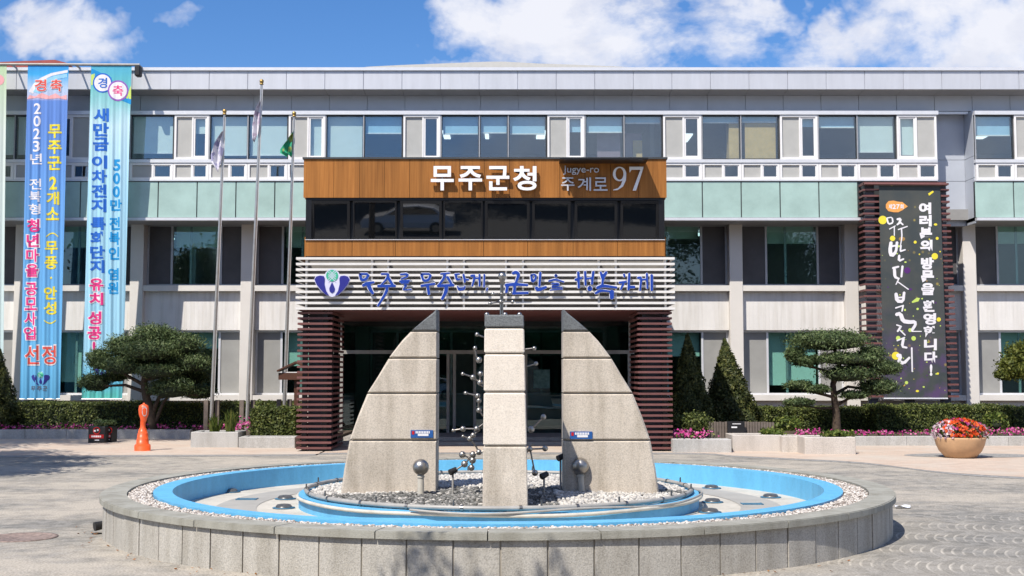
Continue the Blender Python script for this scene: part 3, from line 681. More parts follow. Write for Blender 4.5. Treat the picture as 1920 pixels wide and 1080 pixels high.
# black window band; the panes lean out so that they mirror the yard
ZB0, ZB1 = z1l+.004, zl-.004
mb = MB(); mb.box(x0l, x1l, YE+.16, YE+.3, ZB0, ZB1); mb.box(x0l, x0l+.12, YE+.03, YE+.16, ZB0, ZB1); mb.box(x1l-.12, x1l, YE+.03, YE+.16, ZB0, ZB1); mb.box(x0l+.12, x1l-.12, YE+.03, YE+.16, ZB1-.05, ZB1); mb.build('window_band', M_black, porch)
panes = [(583, 655), (661, 743), (750, 828), (831, 905), (909, 993), (998, 1070), (1078, 1158), (1164, 1236)]
TILT = radians(7)
for i, (a, b) in enumerate(panes):
    xa, xb = U(a, 410, YE)[0], U(b, 410, YE)[0]
    z0, z1 = ZB0+.02, ZB1-.06
    def tl(x, z, d): return (x, YE+.145-(z-z0)*math.tan(TILT)-d, z)
    mb = MB(); op = i % 2 == 0 or i == 5 or i == 7
    fw = .055 if op else .03
    for (q0, q1, r0, r1) in ((xa, xa+fw, z0, z1), (xb-fw, xb, z0, z1), (xa+fw, xb-fw, z0, z0+fw), (xa+fw, xb-fw, z1-fw, z1)):
        V = [tl(q0, r0, .02), tl(q1, r0, .02), tl(q1, r1, .02), tl(q0, r1, .02), tl(q0, r0, -.01), tl(q1, r0, -.01), tl(q1, r1, -.01), tl(q0, r1, -.01)]
        mb.add(V, [(0, 1, 2, 3), (7, 6, 5, 4), (0, 4, 5, 1), (1, 5, 6, 2), (2, 6, 7, 3), (3, 7, 4, 0)])
    w = mb.build('awning_window', M_black, porch)
    mb = MB(); mb.add([tl(xa+fw, z0+fw, 0), tl(xb-fw, z0+fw, 0), tl(xb-fw, z1-fw, 0), tl(xa+fw, z1-fw, 0)], [(0, 1, 2, 3)]); mb.build('pane', M_blackg, w)
mb = MB(); mb.box(x0l, x1l, YE-.01, YE+.16, z1l-.0, z1l+.012); mb.build('window_ledge', M_rail, porch)
# small flat canopy over the house number
cz = ZZ(296, YE-.5); mb = MB(); mb.box(U(1049, 296, YE-.25)[0], U(1213, 296, YE-.25)[0], YE-.5, YE-.003, cz-.03, cz); mb.build('number_canopy', M_black, porch)
# white louvres
lx0, lx1 = U(556.5, 533, YE)[0], U(1264, 533, YE)[0]
zl0, zl1 = ZZ(583, YE), ZZ(482, YE)
mb = MB()
for k in range(10):
    zc_ = ZZ(480+(25+57.3*k)/5.486, YE-.1)
    mb.box(lx0, lx1, YE-.12, YE-.06, zc_-.024, zc_+.024); mb.box(lx0, lx0+.05, YE-.058, YE+1.6, zc_-.024, zc_+.024); mb.box(lx1-.05, lx1, YE-.058, YE+1.6, zc_-.024, zc_+.024)
mb.build('louvre_screen', M_louver, porch)
mb = MB()
for px in (575, 697.6, 727.7, 838.9, 869.9, 948.6, 980.5, 1122.5, 1154.5, 1247):
    xx = U(px, 533, YE)[0]; mb = MB(); mb.box(xx-.02, xx+.02, YE-.057, YE+.06, zl0+.02, zl1-.03); mb.build('louvre_post', M_louver, porch)
mb = MB(); mb.box(lx0+.2, lx1-.2, YE+.08, YE+.18, zl0+.03, zl1-.02); mb.build('louvre_backing', M_lback, porch)
mb = MB(); mb.box(lx0+.06, lx1-.06, YE-.0, 30.1, zl0+.0, zl0+.028); mb.build('porch_ceiling', M_brownd, porch)
# slatted piers
for (a, b, sgn) in ((556.5, 622, 1), (1196, 1261, -1)):
    xa, xb = U(a, 715, YE)[0], U(b, 715, YE)[0]
    zg = .02; mb = MB(); n = 26
    for k in range(n):
        zc_ = zg+.05+k*(zl0-.06-zg-.03)/(n-1)
        mb.box(xa, xb, YE, YE+.05, zc_-.022, zc_+.022)
        mb.box(xa+.003, xa+.045, YE+.052, YE+1.8, zc_-.022, zc_+.022); mb.box(xb-.045, xb-.003, YE+.052, YE+1.8, zc_-.022, zc_+.022)
    pier = mb.build('slatted_pier', M_brown, porch)
    mb = MB(); mb.box(xa+.1, xa+.2, YE+.06, YE+.16, 0, zl0); mb.box(xb-.2, xb-.1, YE+.06, YE+.16, 0, zl0); mb.box(xa+.1, xa+.2, YE+1.6, YE+1.7, 0, zl0); mb.box(xb-.2, xb-.1, YE+1.6, YE+1.7, 0, zl0)
    mb.build('pier_post', M_black, pier)
    mb = MB(); xm = (xa+xb)/2; mb.box(xm-.17, xm+.17, YE+.3, YE+1.5, 0, zl0-.01); mb.build('pier_core', M_post, pier)
# glazed entrance
YG = 30.0
ex0, ex1 = U(600, 700, YG)[0], U(1215, 700, YG)[0]; zdoor = ZZ(660.5, YG)
mb = MB(); mb.box(ex0, ex1, YG-.03, YG+.05, zdoor-.04, zdoor+.05)
for px in (640, 738, 840, 852, 890, 986, 1082, 1180):
    xx = U(px, 740, YG)[0]; mb.box(xx-.035, xx+.035, YG-.025, YG+.045, .14, zdoor-.041)
for px in (640, 800, 960, 1180):
    xx = U(px, 620, YG)[0]; mb.box(xx-.02, xx+.02, YG-.025, YG+.045, zdoor+.051, zl0)
ef = mb.build('entrance_frame', M_pipeg, porch)
pp = [600, 640, 738, 840]; 
for a, b in ((600, 640), (640, 738), (738, 840), (890, 986), (986, 1082), (1082, 1180), (1180, 1215)):
    mb = MB(); mb.box(U(a, 740, YG)[0]+.036, U(b, 740, YG)[0]-.036, YG, YG+.01, .14, zdoor-.042); mb.build('pane', M_glassd, ef)
mb = MB(); mb.box(ex0, ex1, YG, YG+.01, zdoor+.052, zl0-.002); mb.build('transom_pane', M_glassd, ef)
mb = MB(); mb.box(ex0-.1, ex1+.1, 37.5, 37.7, 0, 4); mb.box(ex0-.1, ex0, YG-.0, 37.5, 0, 4); mb.box(ex1, ex1+.1, YG, 37.5, 0, 4); mb.box(ex0, ex1, YG+.06, 37.5, zl0+.03, zl0+.1); mb.build('lobby_wall', M_post, porch)
mb = MB(); rectframe(mb, U(1000, 700, YG)[0], U(1031, 700, YG)[0], ZZ(728, YG), ZZ(693, YG), YG-.04, YG-.031, .01)
mb.box(U(1001, 700, YG)[0], U(1030, 700, YG)[0], YG-.036, YG-.0315, ZZ(727, YG), ZZ(694, YG)); mb.build('poster', mat('teal_poster', (.03, .16, .17), .5, var=.5, scale=9, col2=(.10, .22, .22)), porch)
mb = MB(); mb.box(ex0+.2, ex1-.2, 27.2, 30.0, .0, .07); mb.box(ex0+.2, ex1-.2, 27.9, 30.0, .07, .14); mb.box(ex0-.1, ex1+.1, 30.0, 37.5, 0, .135); mb.build('entrance_step', M_step, porch)

# ------------------------------------------------------------------ signs on the porch
sign = thing('lettering_sign', 'four thick white Korean letters standing proud on the timber fascia', 'sign', U(907, 357, YE-.1))
for ch, a, b in (('무', 808, 851), ('주', 860, 904), ('군', 912, 955), ('청', 962, 1006)):
    mb = MB(); put_text(mb, ch, a, 312, b, 357.5, YE-.075, .05, .022); mb.build('letter', M_letter, sign)
    mb = MB(); xm = U((a+b)/2, 335, YE)[0]; mb.box(xm-.012, xm+.012, YE-.075, YE-.001, ZZ(337, YE), ZZ(333, YE)); mb.build('stand_off', M_steel, sign)
adr = thing('address_sign', 'silver street name and number letters under the flat black canopy on the timber fascia', 'sign', U(1130, 357, YE-.1))
mb = MB(); put_text(mb, 'Jugye-ro', 1056, 311, 1123, 328, YE-.03, .03, .004); mb.build('road_name', M_steelletter, adr)
for ch, a, b in (('주', 1052, 1077), ('계', 1083, 1108), ('로', 1113, 1139)):
    mb = MB(); put_text(mb, ch, a, 333, b, 358, YE-.03, .03, .008); mb.build('letter', M_steelletter, adr)
def cE(px, py, d): p = U(px, py, YE-.04); return (p[0], YE-.04-d, p[2])
mb = MB()       # the serif figures 9 and 7
o9 = [(1161.5+12.5*cos(a), 326.5+13.5*sin(a)) for a in np.linspace(0, 2*pi, 28, endpoint=False)]
i9 = [(1161.5+7.4*cos(a), 326.3+11.2*sin(a)) for a in np.linspace(0, 2*pi, 28, endpoint=False)]
V = [cE(*p, .03) for p in o9]+[cE(*p, .03) for p in i9]+[cE(*p, 0) for p in o9]+[cE(*p, 0) for p in i9]; F = []
for i in range(28):
    j = (i+1) % 28; F += [(i, 28+i, 28+j, j), (56+i, 56+j, 84+j, 84+i), (i, j, 56+j, 56+i), (28+i, 84+i, 84+j, 28+j)]
mb.add(V, F)
pts = [(1174, 325), (1173.5, 338), (1168, 350), (1158, 356.5), (1150, 357.2), (1150, 355.6), (1158, 353.5), (1164, 347), (1168, 336)]
def polyE(mb, pts, Yc, thick):
    n = len(pts); ar = sum(pts[i][0]*pts[(i+1) % n][1]-pts[(i+1) % n][0]*pts[i][1] for i in range(n))
    if ar > 0: pts = pts[::-1]
    P = [Yc(*p, thick) for p in pts]; Q = [Yc(*p, 0) for p in pts]
    mb.add(P+Q, [tuple(range(n)), tuple(range(2*n-1, n-1, -1))]+[(i, n+i, n+(i+1) % n, (i+1) % n) for i in range(n)])
polyE(mb, pts, lambda x, y, d: cE(x, y, d+.001 if d else 0), .03)
mb.build('digit', M_letter, adr)
mb = MB(); polyE(mb, [(1180, 313), (1206, 313), (1206, 316), (1192.5, 357.5), (1186, 357.5), (1200.5, 318.5), (1184, 318.5), (1181.5, 323), (1180, 323)], cE, .03); mb.build('digit', M_letter, adr)

def emblem(conv, parent, cx, cy, s, backing=True, thick=.02, names=True):
    """petals, globe and drop; unit = pixels of the 66 px wide porch emblem times s"""
    def P(q): return [(cx+(a-291)/5.486*s, cy+(b-280)/5.486*s) for a, b in q]
    left = [(110, 240), (130, 212), (165, 203), (205, 208), (216, 232), (213, 290), (230, 360), (262, 410), (225, 397), (175, 348), (130, 292)]
    right = [(582-a, b) for a, b in left][::-1]
    if backing:
        back = [(104, 245), (118, 212), (160, 196), (210, 200), (228, 165), (262, 140), (291, 134), (320, 140), (354, 165), (372, 200), (422, 196), (464, 212), (478, 245), (455, 300), (405, 360), (350, 405), (291, 422), (232, 405), (177, 360), (127, 300)]
        mb = MB(); polyE(mb, P(back), conv, thick); mb.build('emblem_backing', M_lav, parent)
    def c2(x, y, d): return conv(x, y, thick+.004+d)
    mb = MB(); polyE(mb, P(left), c2, .006); polyE(mb, P(right), c2, .006); mb.build('petal', M_navy, parent)
    mb = MB(); polyE(mb, P([(291, 268), (306, 300), (320, 335), (316, 365), (291, 385), (266, 365), (262, 335), (276, 300)]), c2, .006); mb.build('drop', M_navy, parent)
    mb = MB(); polyE(mb, P([(291+62*cos(a), 203+60*sin(a)) for a in np.linspace(0, 2*pi, 20, endpoint=False)]), c2, .006); g = mb.build('globe', M_green, parent)
    mb = MB()
    for k in (-26, 0, 26):
        for sg in (1, -1):
            q = [(291-40, 203-40*sg+k), (291+40, 203+40*sg+k)]
            stroke(mb, P(q), 6/5.486*s, c2, .001, lift=.007+.0004*(k+26)/26+(.0002 if sg > 0 else 0), taper=False)
    mb.build('globe_lines', M_lav, g)
YL = YE-.2
def cL(px, py, d): p = U(px, py, YL); return (p[0], YL-d, p[2])
em = thing('emblem_sign', 'two blue petals and a green globe emblem on the white louvres', 'emblem', U(623, 557, YL))
emblem(cL, em, 570+291/5.486, 480+280/5.486, 1.0)
slog = thing('slogan_sign', 'blue handwritten Korean slogan letters fixed across the white louvres', 'sign', U(950, 575, YL))
A = [  # one list of strokes per syllable, left half
 [([(575, 185), (590, 250), (640, 240), (670, 185), (575, 185)], 20), ([(605, 305), (660, 280), (720, 270)], 22), ([(660, 285), (680, 340), (710, 385)], 28)],
 [([(795, 185), (870, 185)], 16), ([(870, 185), (850, 240), (795, 295)], 14), ([(865, 220), (915, 300)], 26), ([(760, 310), (940, 308)], 24), ([(855, 310), (850, 370), (760, 515)], 20)],
 [([(990, 190), (1070, 185), (1060, 215), (1000, 235)], 14), ([(985, 262), (1085, 255)], 20), ([(1000, 277), (1075, 277)], 14), ([(1030, 300), (1060, 297), (1030, 330), (1020, 350), (1105, 345)], 12)],
 [([(1205, 185), (1230, 255), (1280, 250), (1310, 185), (1205, 185)], 18), ([(1205, 308), (1345, 285)], 22), ([(1270, 295), (1285, 395)], 26)],
 [([(1405, 185), (1500, 175)], 14), ([(1450, 180), (1440, 230), (1385, 300)], 18), ([(1475, 215), (1525, 300)], 24), ([(1375, 308), (1540, 300)], 26), ([(1465, 305), (1460, 370), (1420, 445)], 26)],
 [([(1550, 190), (1600, 185)], 14), ([(1560, 190), (1570, 245), (1610, 235)], 16), ([(1640, 190), (1655, 270)], 20), ([(1655, 240), (1695, 245)], 16), ([(1580, 310), (1590, 350), (1650, 345), (1655, 305)], 12), ([(1585, 330), (1650, 325)], 10)],
 [([(1715, 205), (1760, 200), (1730, 310)], 18), ([(1760, 230), (1810, 225)], 14), ([(1805, 190), (1805, 310)], 18), ([(1855, 190), (1850, 320)], 16), ([(1885, 330), (1880, 355)], 16)]]
B = [
 [([(225, 180), (260, 165), (290, 185), (265, 260), (250, 290)], 22), ([(150, 300), (250, 290), (380, 300)], 22), ([(172, 310), (160, 375)], 26), ([(250, 290), (240, 385)], 26), ([(225, 385), (385, 380)], 22)],
 [([(415, 195), (425, 270), (460, 240), (465, 190), (415, 195)], 16), ([(510, 170), (500, 310)], 22), ([(465, 325), (490, 350), (570, 320)], 26)],
 [([(670, 190), (662, 208), (684, 208), (672, 190)], 14), ([(595, 258), (670, 240), (755, 268)], 13), ([(625, 285), (700, 282), (700, 302), (632, 308), (630, 326), (735, 322)], 10), ([(610, 350), (740, 340)], 10)],
 [([(900, 165), (905, 330)], 22), ([(870, 245), (935, 225)], 22), ([(970, 160), (975, 300)], 20), ([(975, 235), (1040, 225)], 16), ([(1055, 160), (1040, 290)], 22), ([(1020, 312), (998, 335), (1020, 357), (1042, 335), (1020, 312)], 14)],
 [([(1130, 165), (1150, 235), (1165, 240)], 18), ([(1190, 165), (1155, 220), (1145, 300)], 20), ([(1138, 190), (1180, 190)], 10), ([(1090, 330), (1150, 305), (1295, 325)], 22), ([(1075, 385), (1130, 355), (1240, 365)], 18), ([(1245, 360), (1245, 435)], 40)],
 [([(1370, 185), (1375, 215)], 18), ([(1320, 275), (1395, 265)], 20), ([(1365, 285), (1335, 345)], 18), ([(1425, 180), (1415, 350)], 20), ([(1415, 320), (1480, 320)], 26)],
 [([(1510, 225), (1550, 220), (1535, 355)], 18), ([(1550, 245), (1600, 240)], 16), ([(1605, 180), (1610, 335)], 18), ([(1655, 195), (1655, 355)], 24)]]
for half, ox in ((A, 570), (B, 920)):
    for syl in half:
        mb = MB()
        for k, (P, w) in enumerate(syl): stroke(mb, [(ox+a/5.486, 480+b/5.486) for a, b in P], w/5.486*1.25, cL, .02, lift=.0008*k+.006)
        for k, (P, w) in enumerate(syl): stroke(mb, [(ox+a/5.486, 480+b/5.486) for a, b in P], w/5.486*1.25+2.2, cL, .004, 1, lift=.0002*k)
        mb.build('letter', [M_blue, M_letter], slog)

# ------------------------------------------------------------------ banners
import bmesh
class Banner:
    def __init__(s, tl, tr, bl, br, yt, yb, Yt, Yb, fold=.017, per=.26, ph=0.0):
        s.tl, s.tr, s.bl, s.br, s.yt, s.yb, s.Yt, s.Yb, s.A, s.per, s.ph = tl, tr, bl, br, yt, yb, Yt, Yb, fold, per, ph
    def P(s, px, py, d=0.0):
        k = (py-s.yt)/(s.yb-s.yt); Y = s.Yt+(s.Yb-s.Yt)*k
        p = U(px, py, Y); x = p[0]
        k2 = min(1, max(0, k*4))
        f = s.A*k2*(sin(2*pi*x/s.per+s.ph+.5*sin(3*k))+.4*sin(2*pi*x/(s.per*.43)+1.3+k))
        return np.array((x, Y+f-d, p[2]))
    def cloth(s, name, m, parent, nx=90, ny=50):
        mb = MB(); V = []
        for j in range(ny+1):
            py = s.yt+(s.yb-s.yt)*j/ny; k = j/ny; a = s.tl+(s.bl-s.tl)*k; b = s.tr+(s.br-s.tr)*k
            for i in range(nx+1): V.append(s.P(a+(b-a)*i/nx, py))
        mb.add(V, [(j*(nx+1)+i, (j+1)*(nx+1)+i, (j+1)*(nx+1)+i+1, j*(nx+1)+i+1) for j in range(ny) for i in range(nx)], smooth=True)
        return mb.build(name, m, parent)
    def flatgeo(s, mb, pts2, F, d, mi=0):
        """flat print: cut along x so that it follows the folds"""
        bm = bmesh.new(); vs = [bm.verts.new((p[0], p[1], 0)) for p in pts2]
        for f in F:
            try: bm.faces.new([vs[i] for i in f])
            except ValueError: pass
        xs = [p[0] for p in pts2]; x = math.ceil(min(xs)/2.5)*2.5
        while x < max(xs):
            bmesh.ops.bisect_plane(bm, geom=bm.verts[:]+bm.edges[:]+bm.faces[:], plane_co=(x, 0, 0), plane_no=(1, 0, 0)); x += 2.5
        bmesh.ops.triangulate(bm, faces=bm.faces[:])
        bm.verts.index_update()
        V = [s.P(v.co.x, v.co.y, d) for v in bm.verts]; FF = [tuple(v.index for v in f.verts) for f in bm.faces]
        bm.free(); mb.add(V, FF, mi)
    def char(s, mb, ch, x0, y0, x1, y1, d, bold=0.0, mi=0):
        V, F, _ = glyph(ch, bold); keep = {i: n for n, i in enumerate([i for i in range(len(V)) if V[i, 2] > .5])}
        pts = [(x0+(x1-x0)*V[i, 0], y1+(y0-y1)*V[i, 1]) for i in keep]
        FF = [tuple(keep[i] for i in f) for f in F if all(i in keep for i in f)]
        s.flatgeo(mb, pts, FF, d, mi)
    def poly(s, mb, pts, d, mi=0): s.flatgeo(mb, pts, [tuple(range(len(pts)))], d, mi)
    def column(s, mb, text, xc, w, y0, y1, d, bold=.02, mi=0, outline=None, fill=.86, drift=0.0):
        n = len(text); st = (y1-y0)/n
        for i, ch in enumerate(text):
            if ch == ' ': continue
            ww, hh, dy = w, st*fill, 0
            if ch in '()': ww, hh = w, st*.35
            if ch in '·': ww, hh = w*.16, st*.16
            if ch == '!': ww = w*.2
            if ch in '0123456789': ww = w*.62
            yc = y0+(i+.5)*st; x = xc+drift*(yc-y0)/(y1-y0)
            if ch in '()':      # brackets lie on their side in vertical writing
                q = [(x-ww/2+ww*k/10, yc+(1 if ch == ')' else -1)*(hh*(.5-abs(k/10-.5)**2*4*.9)-0)) for k in range(11)]
                for a, b in zip(q[:-1], q[1:]): s.poly(mb, [(a[0], a[1]-1.2), (b[0]+.2, b[1]-1.2), (b[0]+.2, b[1]+1.2), (a[0], a[1]+1.2)], d, mi)
                continue
            if outline is not None: s.char(mb, ch, x-ww/2-1.6, yc-hh/2-1.6, x+ww/2+1.6, yc+hh/2+1.6, d-.003, bold+.05, outline)
            s.char(mb, ch, x-ww/2, yc-hh/2, x+ww/2, yc+hh/2, d, bold, mi)
    def disc(s, mb, cx, cy, r, d, mi=0, n=24, ry=None): s.poly(mb, [(cx+r*cos(a), cy+(ry or r)*sin(a)) for a in np.linspace(0, 2*pi, n, endpoint=False)], d, mi)
Pm = {k: mat('print_'+k, c, .7, var=.03, spec=.2) for k, c in dict(white=(.78, .76, .8), yellow=(.80, .68, .06), pink=(.75, .05, .24), red=(.72, .10, .08), blue=(.03, .15, .58), azure=(.02, .28, .62), rose=(.80, .40, .42), sky=(.30, .60, .85), lime=(.55, .70, .15), violet=(.30, .12, .50), navy=(.03, .04, .3), green=(.10, .48, .30), grey=(.12, .14, .2), orange=(.80, .36, .10), purple=(.10, .03, .17), ochre=(.36, .22, .08), mint=(.40, .70, .62)).items()}
# rail along the eaves
br = thing('banner_rail', 'thin grey rail along the eaves holding three hanging banners at the left', 'rail', U(130, 120, 32.25))
mb = MB(); a = U(-200, 119.5, 32.3); b = U(262, 121.5, 32.3); mb.tube([a, b], .035, 8); mb.build('rail', M_pipeg, br)
for px in (20, 140, 258):
    p = U(px, 120.5, 32.3); mb = MB(); mb.box(p[0]-.02, p[0]+.02, 32.3, YF+.2, p[2]-.02, p[2]+.02); mb.box(p[0]-.02, p[0]+.02, YF+.16, YF+.2, p[2]-.3, p[2]); mb.build('bracket', M_pipeg, br)
mb = MB(); p = U(259, 132, 32.25); mb.box(p[0]-.09, p[0]+.07, 32.2, 32.42, p[2]-.16, p[2]+.13, bev=.03); mb.build('floodlight', M_blackp, br)

# banner at the frame edge
B0 = Banner(-62, 12.5, -74, 6, 121, 746, 32.3, 32.7, ph=1.0)
b0 = thing('banner', 'pale green banner cut off by the left edge of the photo', 'banner', B0.P(-30, 746), 'hanging banners on the facade')
B0.cloth('cloth', rampmat('print_pale_green', [(0, (.55, .70, .72)), (.8, (.66, .74, .70)), (1, (.52, .68, .42))], lo=0, hi=9), b0)
mb = MB(); B0.disc(mb, -2, 150, 10, .004, 0); mb.build('printed_motif', [Pm['rose']], b0)
# blue banner
B1 = Banner(52.5, 129, 36.5, 112, 121, 748, 32.3, 32.7, ph=0.3)
b1 = thing('banner', 'blue banner with white, pink and yellow vertical Korean lettering and a rainbow at its top', 'banner', B1.P(75, 748), 'hanging banners on the facade')
hgt = B1.P(75, 121)[2]-B1.P(75, 748)[2]
B1.cloth('cloth', rampmat('print_blue', [(0, (.12, .40, .68)), (.1, (.16, .49, .80)), (.5, (.15, .39, .78)), (.84, (.14, .28, .70)), (.893, (.14, .28, .70)), (.897, (.55, .55, .75)), (.93, (.45, .62, .86)), (.97, (.06, .42, .82)), (1, (.05, .30, .72))], lo=0, hi=hgt), b1)
mb = MB()
q = [(54, 172), (62, 158), (76, 146), (96, 137), (127, 131), (127, 136), (98, 142), (80, 151), (68, 162), (62, 176)]
B1.poly(mb, q, .003, 0); B1.poly(mb, [(62, 172), (72, 158), (84, 149), (102, 142), (126, 138), (126, 145), (108, 148), (90, 156), (80, 168), (76, 176)], .0035, 1)
B1.poly(mb, [(51, 186), (56, 178), (66, 181), (78, 174), (92, 180), (104, 175), (114, 181), (125, 178), (125, 187), (110, 184), (88, 186), (70, 183)], .0045, 2)
B1.char(mb, '경', 64, 148, 88, 172, .011, .05, 3); B1.char(mb, '경', 65, 149, 87, 171, .014, .02, 4)
B1.char(mb, '축', 94, 148, 117, 172, .011, .05, 3); B1.char(mb, '축', 95, 149, 116, 171, .014, .02, 4)
emb_c = lambda x, y, d: B1.P(x, y, d*.2)
mb.build('printed_motif', [Pm['white'], Pm['sky'], Pm['rose'], Pm['white'], Pm['red']], b1)
mb = MB(); B1.column(mb, '2023년 전북형', 70.5, 22, 192, 404, .006, .018, 0, drift=-6); 
B1.column(mb, '청년마을', 63, 23, 409, 521, .011, .025, 1, outline=0, drift=-3); B1.column(mb, '공모사업', 59.5, 22, 528, 639, .011, .025, 1, outline=0, drift=-3.5)
mb.build('lettering', [Pm['white'], Pm['pink']], b1)
mb = MB(); B1.column(mb, '무주군', 103, 25, 231, 321, .006, .03, 0, drift=-1); B1.column(mb, '2개소', 100, 24, 329, 415, .006, .03, 0, drift=-1.5)
B1.column(mb, '(', 98, 22, 430, 452, .006, .03, 0); B1.column(mb, '무풍·안성', 97, 24, 450, 592, .006, .03, 0, drift=-3); B1.column(mb, ')', 94, 22, 594, 612, .006, .03, 0)
mb.build('lettering', [Pm['yellow']], b1)
mb = MB(); 
for ch, a in (('선', 47), ('정', 79)):
    B1.char(mb, ch, a-1.5, 645.5, a+27.5, 685.5, .007, .045, 0); B1.char(mb, ch, a, 648, a+26, 683, .011, .015, 1)
mb.build('lettering', [Pm['white'], Pm['red']], b1)
emblem(lambda x, y, d: B1.P(x, y, .004+d*.25), b1, 76, 710, .52, backing=False, thick=.004)
mb = MB(); 
for ch, a in (('무', 58), ('주', 69), ('군', 80)): B1.char(mb, ch, a, 724, a+9, 733, .006, .02, 0)
mb.build('lettering', [Pm['grey']], b1)
# pale blue banner
B2 = Banner(171, 247, 153.5, 229, 121, 748, 32.3, 32.7, ph=2.0)
b2 = thing('banner', 'pale blue banner with blue and pink vertical Korean lettering behind the left pine', 'banner', B2.P(191, 748), 'hanging banners on the facade')
B2.cloth('cloth', rampmat('print_pale_blue', [(0, (.12, .55, .50)), (.05, (.14, .50, .72)), (.14, (.36, .67, .86)), (.6, (.40, .69, .87)), (.82, (.55, .77, .88)), (.92, (.16, .55, .56)), (1, (.10, .46, .66))], lo=0, hi=hgt, noise=.1), b2)
mb = MB(); B2.poly(mb, [(171, 128), (210, 146), (186, 156), (171, 150)], .003, 0); B2.poly(mb, [(171, 140), (178, 138), (176, 158), (171, 160)], .0035, 1); B2.poly(mb, [(246, 168), (246, 196), (222, 186)], .003, 0); B2.poly(mb, [(246, 160), (246, 186), (236, 184)], .0035, 1)
B2.disc(mb, 192.5, 155.5, 18.5, .0045, 2); B2.disc(mb, 192.5, 155.5, 15.8, .006, 3); B2.disc(mb, 221.5, 170, 19.5, .0075, 4); B2.disc(mb, 221.5, 170, 16.5, .009, 3)
B2.char(mb, '경', 184, 146, 201, 165, .0105, .015, 2); B2.char(mb, '축', 211.5, 160, 231, 180, .0105, .015, 5)
mb.build('printed_motif', [Pm['azure'], Pm['lime'], Pm['blue'], Pm['white'], Pm['violet'], Pm['pink']], b2)
mb = MB(); B2.column(mb, '새만금', 190, 29, 202, 284, .006, .04, 0, fill=.92, drift=-1); B2.column(mb, '이차전지', 187, 28, 290, 399, .006, .04, 0, drift=-2, fill=.9); B2.column(mb, '특화단지', 184.5, 27, 406, 513, .006, .04, 0, drift=-2.5, fill=.9)
mb.build('lettering', [Pm['blue']], b2)
mb = MB(); B2.column(mb, '유치', 181, 26, 520, 574, .011, .035, 1, outline=0); B2.column(mb, '성공!', 178, 26, 582, 667, .011, .035, 1, outline=0, drift=-2)
mb.build('lettering', [Pm['white'], Pm['pink']], b2)
mb = MB(); B2.column(mb, '500만', 219.5, 22, 297, 397, .006, .035, 0, drift=-2); B2.column(mb, '전북인', 215.5, 20, 405, 489, .006, .035, 0, drift=-1.5); B2.column(mb, '염원', 213, 20, 501, 553, .006, .035, 0, drift=-1)
mb.build('lettering', [Pm['azure']], b2)
emblem(lambda x, y, d: B2.P(x, y, .004+d*.25), b2, 191, 695, .45, backing=False, thick=.004)
# dark banner on its brown slat frame
YN = 32.55
fr = thing('slatted_banner_frame', 'brown slatted frame on the facade behind the dark festival banner', 'frame', (U(1708, 750, YN+.15)[0], YN+.15, 0))
mb = MB(); 
for k in range(37):
    py = 345+k*11.05; a = 1617+(py-345)*.012; b = 1778+(py-345)*.05
    q = U(a, py, YN+.1); r = U(b, py, YN+.1)
    mb.box(q[0], r[0], YN+.06, YN+.11, q[2]-.03, q[2]+.02)
    mb.box(q[0], q[0]+.04, YN+.111, YN+.5, q[2]-.03, q[2]+.02); mb.box(r[0]-.04, r[0], YN+.111, YN+.5, q[2]-.03, q[2]+.02)
mb.build('slats', M_brown, fr)
mb = MB(); zt_ = ZZ(342, YN)
for px in (1633, 1700, 1768): xx = U(px, 540, YN+.2)[0]; mb = MB(); mb.box(xx-.13, xx+.13, YN+.16, YN+.26, .19, zt_); mb.build('frame_post', M_post, fr)
mb = MB(); a = U(1620, 345, YN-.06); b = U(1775, 346, YN-.06); mb.tube([a, b], .035, 8); mb.box(a[0], b[0], YN-.03, YN+.3, a[2]+.035, a[2]+.06); mb.build('top_bar', M_brown, fr)
BN = Banner(1648, 1762.5, 1657, 1777, 346, 747, YN, YN, fold=.004, per=.9)
bn = thing('banner', 'dark charcoal festival banner with white brush lettering and yellow light spots', 'banner', BN.P(1712, 747), 'hanging banners on the facade')
